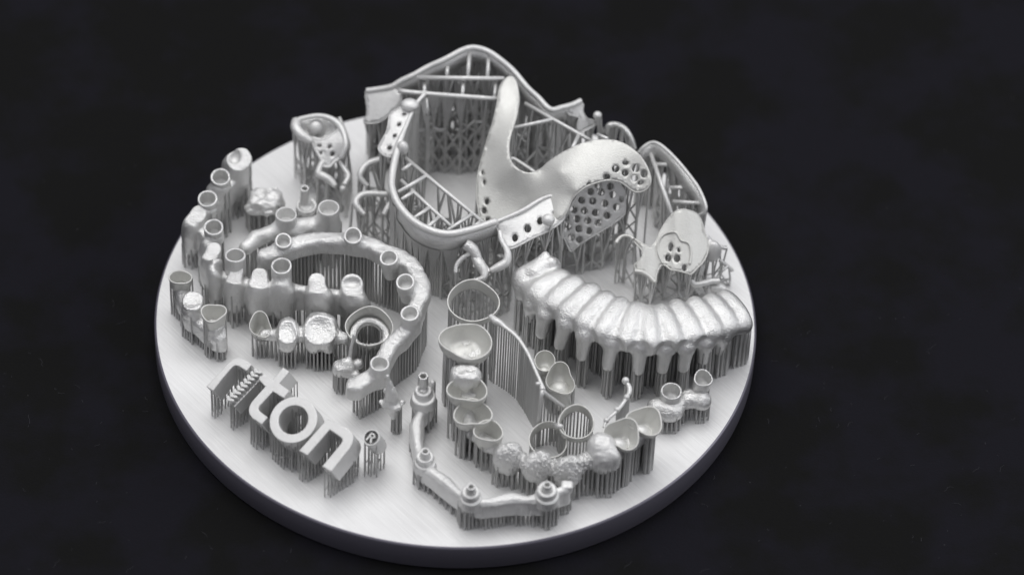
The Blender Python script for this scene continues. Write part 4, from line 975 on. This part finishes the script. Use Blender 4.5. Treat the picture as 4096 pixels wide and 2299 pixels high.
def stroke(pl, wd):
    out = []
    for (x0, y0), (x1, y1) in zip(pl[:-1], pl[1:]):
        d = Vector((x1 - x0, y1 - y0)); L = d.length; d /= L; nn = Vector((-d.y, d.x)) * wd / 2; e = d * wd * .35
        q = [(x0 - e.x + nn.x, y0 - e.y + nn.y), (x1 + e.x + nn.x, y1 + e.y + nn.y), (x1 + e.x - nn.x, y1 + e.y - nn.y), (x0 - e.x - nn.x, y0 - e.y - nn.y)]
        V = [rc + B * a + UU * b_ - n0 * .03 for a, b_ in q] + [rc + B * a + UU * b_ - n0 * .45 for a, b_ in q]
        out.append((V, [(0, 1, 2, 3), (7, 6, 5, 4), (1, 0, 4, 5), (2, 1, 5, 6), (3, 2, 6, 7), (0, 3, 7, 4)]))
    return out
st = stroke([(-.42, -.68), (-.42, .62)], .26) + stroke([(-.42, .62), (.15, .62), (.42, .35), (.15, .03), (-.42, .03)], .24) + stroke([(.0, .03), (.45, -.68)], .26)
V, F = join(st); T.part('letter', V, F, M_LET, smooth=False, sup=False); let_supports(T)

# ================================================================== flanged pin
T = Thing('post_and_core', 'tapered post with a ragged flange standing just right of the curved bar end', 'post and core', *O(1592, 1700)[:2])
t0 = O(*c5(1590, 885), 12.6); f0 = O(*c5(1640, 1195), 6.6); b0 = O(*c5(1665, 1340), 3.6); lo, hi = boxof([t0, f0, b0], 3); X = Vox(lo, hi, .1)
X.cone(t0, f0 + Vector((0, 0, 1.8)), .33, 1.0, .4); X.cone(f0 + Vector((0, 0, 1.8)), f0, .85, 1.25, .4); X.cone(f0, b0, 1.45, .6, .3); X.ell(f0, (1.75, 1.35, .34), k=.3)
for dx, dy in ((-1.75, .2), (1.8, .4), (.5, -1.25), (1.2, -.9)): X.ell(f0 + Vector((dx, dy, .1)), (.4, .4, .4), k=.4)
X.ell(O(*c5(1565, 1045), 8.6), (.4, .4, .5), k=.3); X.noise(.05, 2.4, 41, 3); V, F = X.mesh(); T.part('post', V, F, M_PART); rods(T, .5, .15, zmin=.5, keep=lambda q: (q[0] - b0.x - .5) ** 2 + (q[1] - b0.y) ** 2 < 1.1)

# ================================================================== front bar with four abutments
T = Thing('denture_bar', 'front curved bar with a hexagonal chimney and three small abutment caps on short pins', 'denture bar', *O(1850, 2080)[:2], group='screw retained bars')
bar = m(g6, (378, 415, 5.4, 1.75), (350, 480, 5.0, 1.0), (322, 565, 4.8, 1.35), (325, 640, 4.7, 1.2), (335, 740, 4.7, 1.0), (385, 860, 4.8, 1.6), (450, 930, 5.0, 1.1), (530, 985, 5.2, 1.3), (600, 1050, 5.4, 1.1), (660, 1100, 5.6, .95), (735, 1120, 5.8, 1.6), (830, 1160, 6, 1.0), (960, 1140, 6, 1.25), (1060, 1125, 6, 1.3), (1180, 1140, 6, .95), (1320, 1110, 6, 1.7), (1400, 1080, 6, 1.0), (1475, 1060, 6, .9))
q = smooth_path(bar, 3)
P = [tuple(O(*p[:3]) - Vector((0, 0, p[3] * .8))) + (p[3],) for p in q]; lo, hi = boxof(P, 3.4); lo[2] = .6; X = Vox(lo, hi, .13)
for a, b_ in zip(P[:-1], P[1:]):
    X.wall(a, b_, a[3] * .84, b_[3] * .84, (a[2] + a[3] * .8 - 3.5, b_[2] + b_[3] * .8 - 3.5), (a[2] + a[3] * .8 - .3, b_[2] + b_[3] * .8 - .3), .3, .15)
    X.wall(a, b_, a[3] * .5, b_[3] * .5, (a[2] - .5, b_[2] - .5), (a[2] + a[3] * .8, b_[2] + b_[3] * .8), .3, .4)
e = O(*g6(1480, 1055), 5.6); X.ell(e, (.95, .8, .8), k=.2, p=5)
p = O(*g6(445, 250), 7.6); X.cone(O(*g6(420, 330), 5.6), p, 1.0, .5, .5); X.cone(O(*g6(375, 370), 5.8), O(*g6(375, 440), 3.6), 1.9, 1.8, .3)
X.noise(.03, 1.8, 51, 2); V, F = X.mesh(); T.part('bar_body', V, F, M_WHITE)
def disc(x, y, h, d, L, mat=M_WHITE, name='collar', top=.25): 
    V, F = loft_cup(O(x, y, h), Vector((0, -.12, 1)), harm(d, d), L, d * .3, .12, bot=1.12, pw=1, seg=36, dish=-.3); T.part(name, V, F, mat)
disc(*g6(375, 355), 6.8, 3.9, 1.8); disc(*g6(372, 305), 8.0, 2.7, 1.2)
V, F = loft_cup(O(*g6(372, 197), 10.8), Vector((0, -.1, 1)), harm(1.7, 1.7), 3.2, .26, 2.6, bot=1.0, pw=1, seg=6); T.part('hexagonal_chimney', V, F, M_PART)
for x, y, d, dh in ((385, 815, 2.95, -1.3), (738, 1088, 3.0, 0), (1325, 1072, 3.3, 0)):
    disc(*g6(x, y + 42), 6.4 + dh, d + .45, 1.6); disc(*g6(x, y), 7.6 + dh, d * .93, 1.5)
    V, F = loft_cup(O(*g6(x + 3, y - 38), 9.0 + dh), Vector((0, -.1, 1)), harm(1.35, 1.35), 1.4, .24, 2.6, bot=1.25, pw=1, seg=24); T.part('screw_access', V, F, M_WHITE)
rods(T, .62, .16, zmin=.4, jit=.12, rot=.3)

# ================================================================== long crown bridge at the front
T = Thing('crown_bridge', 'long curved bridge of open crowns and bubbly pontics sweeping across the front right', 'dental bridge', *O(2100, 1850)[:2])
K = dict(k1=(*g5(545, 640), 15.0), k3=(*g5(560, 1040), 11.6), k4=(*g5(600, 1235), 9.6), k5=(*g6(875, 618), 8.4), w9=(*g7(920, 930), 10.4), k10=(*g7(1095, 850), 10.6), k11=(*g7(1295, 735), 10.6))
bl = O(*g5(540, 890), 13.0); lo, hi = boxof([O(*v) for v in K.values()], 5.5); lo[2] = 1.6; hi[2] = 16; X = Vox(lo, hi, .15)
X.ell(bl - Vector((0, 0, 1.5)), (2.5, 1.7, 1.6), k=.4, p=3.2); X.ell(bl + Vector((-.6, 0, .5)), (.8, .9, .7), k=.4, sub=True); X.ell(bl + Vector((.9, .2, .4)), (.7, .7, .6), k=.4, sub=True)
a1 = O(*K['k1']); X.cone((a1.x, a1.y - 1, 10.4), bl - Vector((0, -.6, 1.8)), 1.6, 1.3, .7); a3 = O(*K['k3']); X.cone(bl - Vector((0, .8, 1.8)), (a3.x, a3.y + 2.6, 8.0), 1.3, .9, .5)
a4 = O(*K['k4']); a5 = O(*K['k5']); a9 = O(*K['w9']); a10 = O(*K['k10']); a11 = O(*K['k11'])
X.cone((a3.x, a3.y, 6.6), (a4.x, a4.y, 5.4), 1.3, 1.3, .8); X.cone((a4.x, a4.y, 5.4), (a5.x, a5.y, 4.6), 1.3, 1.2, .8)
teeth = [O(*g6(1040, 765), 7.4), O(*g6(1265, 830), 7.4), O(*g6(1500, 850), 7.9)]
pr_ = Vector((a5.x, a5.y, 5.2))
for i, t in enumerate(teeth):
    X.ell((t.x - .3, t.y - .3, 5.4), (2.3, 1.7, 3.1), k=.25, p=2.4); X.ell((t.x + .4, t.y, 7.4), (1.3, 1.2, 1.4), k=.5)
    X.cone(pr_, (t.x, t.y, 5.8), 1.2, 1.2, .5); pr_ = Vector((t.x, t.y, 5.8))
X.cone(pr_, (a9.x, a9.y, 8), 1.2, 1.5, .7)
X.ell((a9.x, a9.y - .9, 6.3), (1.9, 1.7, 1.7), k=.6)
X.cone((a9.x + 1, a9.y, 7.5), (a10.x, a10.y, 6.6), 1.6, 1.3, .8); X.cone((a10.x, a10.y, 6.6), (a11.x, a11.y, 7.4), 1.3, 1.3, .8)
X.noise(.05, 2.0, 61, 3); V, F = X.mesh(); T.part('pontic_row', V, F, M_ROUGH if False else M_PART)
Y = Vox((a9.x - 4, a9.y - 4, 4), (a9.x + 4, a9.y + 4, 12.5), .14); Y.ell((a9.x - .2, a9.y + .5, 8.4), (2.4, 2.2, 2.5), k=.6, p=2.3); Y.ell((a9.x + .5, a9.y - .9, 7.6), (2.3, 1.9, 2.3), k=.6, p=2.3)
Y.ell((a9.x + .2, a9.y - .3, 11.9), (1.1, 1.6, 1.2), k=.6, sub=True); Y.noise(.06, 1.7, 63, 3); V, F = Y.mesh(); T.part('solid_crown', V, F, M_WHITE)
cup(T, *K['k1'], 8.3, 7.0, 4.9, .24, 3.2, .85, cs=((4, .03, .4), (2, .05, 1.2), (3, .03, 3)), rim=lambda t: -.75 * math.exp(-((t - 1.5) / .5) ** 2) + .35 * math.sin(2 * t), bot=.6, dish=-.5)
V, F = ball_mesh(O(*g5(570, 710), 11.4), 2.6, 24, 10, (1.1, .9, .3)); T.part('crown_floor', V, F, M_ROUGH)
cup(T, *K['k3'], 6.3, 5.0, 4.2, .22, 3.4, .82, cs=((3, .08, 2.2), (2, .04, 0)), bot=.5, dish=-.3)
V, F = ball_mesh(O(*g5(575, 1075), 8.4), 1.7, 20, 10, (1.05, .9, .5)); T.part('crown_floor', V, F, M_ROUGH)
cup(T, *K['k4'], 5.9, 5.2, 4.0, .24, 3.6, .82, cs=((3, .10, 1.8), (2, .05, .6)), rot=.2, bot=.5)
cup(T, *K['k5'], 4.7, 4.2, 4.6, .22, 3.4, .80, cs=((3, .06, 2), (2, .03, 1)), bot=.55)
cup(T, *K['k10'], 5.6, 5.2, 3.7, .2, 2.9, .88, side=.05, cs=((3, .13, 2.3), (2, .04, .4)), rot=-.3, rim=lambda t: .5 * math.sin(t * 1 + .5), bot=.5, pw=1.6)
cup(T, *K['k11'], 5.7, 5.0, 3.5, .2, 2.7, .84, side=.08, cs=((3, .12, 2.2), (2, .04, .4)), rot=-.3, rim=lambda t: .5 * math.sin(t * 1 + .8), bot=.5, pw=1.6)
for c_ in ('k10', 'k11'):
    q = O(*K[c_]); V, F = ball_mesh((q.x - .6, q.y - .2, q.z - 2.7), 1.55, 20, 10, (1.0, .85, .75)); T.part('crown_floor', V, F, M_WHITE)
# retention bubbles
tr = BVHTree.FromPolygons([Vector(v) for v in T.geo[0][0]], T.geo[0][1]); parts = []
view = -CD
for i in range(700):
    t = teeth[i % 3]; x = t.x + random.gauss(1.25, .7); y = t.y + random.gauss(.2, 1.3)
    o_ = Vector((x, y, random.uniform(4, 12))) + Vector((0, -6, 4)); d = Vector((random.uniform(-.4, .4), 1, -.75)).normalized()
    h = tr.ray_cast(o_, d)
    if h[0] is None or h[0].z < 3.2: continue
    if h[0].x < t.x - .1 and h[0].z < 6.8: continue
    if random.random() > .25 + .75 * min(1, max(0, (h[0].z - 3.5) / 4)): continue
    parts.append(ball_mesh(h[0], random.uniform(.14, .24), 8, 5))
V, F = join(parts); T.part('retention_bubbles', V, F, M_WHITE, sup=False, kind='stuff')
ex = []
for c_, w_, d_ in (('k1', 4.6, 3.6), ('k3', 3.4, 2.4), ('k4', 3.1, 2.4), ('k10', 3.0, 2.6), ('k11', 3, 2.6)):
    q = O(*K[c_]); ex += [(q.x + w_ / 2 * math.cos(a), q.y - .8 + d_ / 2 * math.sin(a)) for a in np.linspace(0, 6.28, 22)]
CC_ = [(O(*K[c_]), w_, H_) for c_, w_, H_ in (('k1', 8.3, 4.9), ('k3', 6.3, 4.2), ('k4', 5.9, 4.0), ('k5', 4.7, 4.6), ('k10', 5.6, 3.7), ('k11', 5.7, 3.5))]
def keep_cup(pt):
    for c, w_, H_ in CC_:
        if math.hypot(pt[0] - c.x, pt[1] - c.y) < w_ / 2 + .4 and pt[2] > c.z - H_ * .55: return False
    return True
rods(T, .74, .18, zmin=1.5, jit=.12, rot=.15, extra=ex, keep=keep_cup)

# ================================================================== wire with rings
T = Thing('wire_ring_frame', 'thin wire on a tall fence of pins linking a large ring to two smaller rings', 'wire frame', *O(2080, 1650)[:2])
wp = m(g5, (745, 440, 14.8, .45), (790, 480, 14.8, .62), (825, 500, 14.7, .55), (870, 535, 14.6, .38), (970, 620, 14.3, .33), (1050, 740, 14, .3), (1110, 870, 13.4, .3), (1160, 985, 12.8, .33), (1180, 1050, 12.3, .55))
wire(T, 'connecting_wire', wp, .3, M_WHITE, 8)
w2 = m(g5, (1180, 1060, 12.3, .5), (1215, 1090, 11.6, .32), (1350, 1190, 7.8, .32)); wire(T, 'connecting_wire', w2, .3, M_WHITE, 8)
w3 = m(g5, (1180, 1060, 12.2, .5), (1165, 1120, 11.4, .3), (1145, 1310, 6.0, .3)); wire(T, 'connecting_wire', w3, .3, M_WHITE, 8)
wire(T, 'stub', m(g5, (1120, 1000, 12.8, .3), (1165, 1000, 12.8, .35)), .3, M_WHITE)
def ring(x, y, h, w_, d_, Hh, ratio, cs, side=0, wall=.2, rim=None, bot=.93):
    c = O(x, y, h); V, F = loft_cup(c, tilt_axis(ratio, side), harm(w_, d_, cs), Hh, wall, None, bot=bot, pw=1.5, seg=60, rim=rim); T.part('ring', V, F, M_SMOOTH); ring_rods(T, V, 60, .16, 2, .985); return c
ca = ring(*g5(604, 315), 15.6, 8.1, 7.6, 2.3, .88, ((3, .03, 1), (2, .04, .6), (4, .02, 0)), rim=lambda t: .3 * math.sin(t + .5))
cb = ring(*g7(680, 748), 7.6, 5.7, 6.0, 2.4, .93, ((3, .03, 2), (2, .02, 0)), wall=.22)
cc_ = ring(*g7(430, 905), 5.2, 6.1, 6.3, 2.2, .93, ((3, .03, 2.5), (2, .03, 1)), side=-.04, wall=.2)
V, F = tube_mesh([O(*g7(480, 775), 6.0), O(*g7(545, 790), 7.4)], [.45, .4], 8); T.part('joint', V, F, M_WHITE)
ex = []
for c_, w_, d_, n_ in ((ca, 3.85, 3.55, 44), (cb, 2.75, 2.75, 26), (cc_, 2.95, 2.9, 26)):
    ex += [(c_.x + w_ * math.cos(a), c_.y + (-.45) + d_ * math.sin(a)) for a in np.linspace(0, 6.28, n_)] + [(c_.x + w_ * .97 * math.cos(a), c_.y - .45 + d_ * .97 * math.sin(a)) for a in np.linspace(0.05, 6.3, n_)]
V0 = []
for wpx in (wp, w2, w3):
    q = [O(*p[:3]) for p in smooth_path(wpx, 10)]; acc = 0
    for a, b_ in zip(q[:-1], q[1:]):
        L = math.hypot(b_.x - a.x, b_.y - a.y); t = -acc
        while t + .52 < L:
            t += .52; p = a + (b_ - a) * (t / L)
            for s_, ss in ((0, 0),): V0.append((p.x + s_ * .8 + random.uniform(-.05, .05), p.y + s_ - ss, p.z))
        acc = L - t
for x, y, z in V0:
    ob = bpy.data.objects.new('support_rod', ROD); COL.objects.link(ob); ob.parent = T.o; ob.location = (Vector((x, y, 0)) - T.base) * S; rr = random.uniform(.13, .17); ob.scale = (rr * S, rr * S, z * S); ob.rotation_euler = (0, 0, random.random() * 6)

# ================================================================== two veneer shells
T = Thing('dental_bridge', 'pair of thin open shells, one oval and one pick shaped, behind the wire', 'dental bridge', *O(2220, 1560)[:2], group='small crown bridges')
ka = (*g7(400, 205), 7.4); kb = (*g7(535, 365), 7.0); A_ = O(*ka); B_ = O(*kb)
lo, hi = boxof([A_, B_], 4); lo[2] = .5; hi[2] = 9.5; X = Vox(lo, hi, .12); X.cone((A_.x, A_.y, 4.4), (A_.x, A_.y, 3.4), 1.2, .9, .5); X.cone((B_.x, B_.y - .2, 4.2), (B_.x + .8, B_.y - 1.0, 2.0), 1.7, 1.3, .5); X.cone((A_.x, A_.y, 4), (B_.x, B_.y, 3.4), 1.0, 1.1, .6)
V, F = X.mesh(); T.part('bridge_body', V, F, M_SMOOTH)
cup(T, *ka, 3.4, 3.9, 3.6, .14, 2.2, .88, cs=((2, .05, 1.2),), rot=-.3, bot=.6, mat=M_SMOOTH); cup(T, *kb, 4.9, 4.8, 4.2, .14, 2.4, .93, side=.06, cs=((3, .12, 0.4), (2, .12, 1.4)), rot=-.5, bot=.62, mat=M_SMOOTH, rim=lambda t: .35 * math.sin(t))
rods(T, .6, .15, zmin=.5)

# ================================================================== beaded wire
T = Thing('beaded_sprue', 'short crooked wire with small round beads standing behind the right crowns', 'wire', *O(2500, 1690)[:2])
wp = m(g7, (1117, 385, 10.4, .3), (1150, 440, 10, .42), (1150, 490, 9.7, .4), (1125, 535, 9.4, .3), (1090, 590, 9.2, .33), (1042, 650, 9, .3), (985, 700, 8.8, .28), (945, 745, 8.6, .28), (925, 800, 8.2, .25))
wire(T, 'wire', wp, .3, M_WHITE)
for x, y, h, r_ in ((1117, 382, 10.5, .62), (1126, 530, 9.5, .52), (1042, 640, 9.1, .5), (946, 735, 8.7, .48)):
    V, F = ball_mesh(O(*g7(x, y), h), r_, 14, 8); T.part('bead', V, F, M_WHITE)
ex = [(O(*p[:3]).x, O(*p[:3]).y) for p in smooth_path(wp[:6], 4)]; rods(T, 300, .16, extra=ex, zmin=1, jit=0)

# ================================================================== two socket piece at the right
T = Thing('dental_bridge', 'small glossy lumpy piece with two open sockets near the right rim', 'dental bridge', *O(2710, 1650)[:2], group='small crown bridges')
ta = (*g7(1525, 472), 6.9); tb = (*g7(1808, 357), 7.9)
b1 = O(*g7(1395, 575), 5.0); b2_ = O(*g7(1510, 600), 4.8); b3 = O(*g7(1690, 495), 5.4); b4 = O(*g7(1795, 510), 5.4); lo, hi = boxof([b1, b2_, b3, b4], 3.5); lo[2] = 1; hi[2] = 9; X = Vox(lo, hi, .12)
X.ell(b1 - Vector((-.3, 0, 1.3)), (1.9, 1.9, 1.6), k=.6); X.ell(b2_ - Vector((0, 0, 1.2)), (2.4, 2.1, 1.8), k=.6); X.ell(b3 - Vector((0, 0, 1.3)), (1.8, 1.7, 1.5), k=.6); X.ell(b4 - Vector((0, 0, 1.3)), (1.7, 1.7, 1.6), k=.5)
X.cone(b2_ - Vector((0, 0, 1.3)), b3 - Vector((0, 0, 1.4)), 1.1, 1.1, .7)
for x, y, h in (ta, tb): p = O(x, y, h); X.cyl(p - Vector((0, -.1, 2.2)), p, 1.3, .1, True)
X.noise(.04, 2, 71, 3); V, F = X.mesh(); T.part('bridge_body', V, F, M_ROUGH)
sleeve(T, *ta, 3.4, .26, 3.0, .78, name='socket', mat=M_PART); cup(T, *tb, 2.9, 3.3, 3.2, .2, 2.4, .86, side=.08, cs=((3, .05, 1), (2, .04, 0)), bot=.9, mat=M_PART, name='socket')
rods(T, .7, .15, zmin=.4, rot=.1)
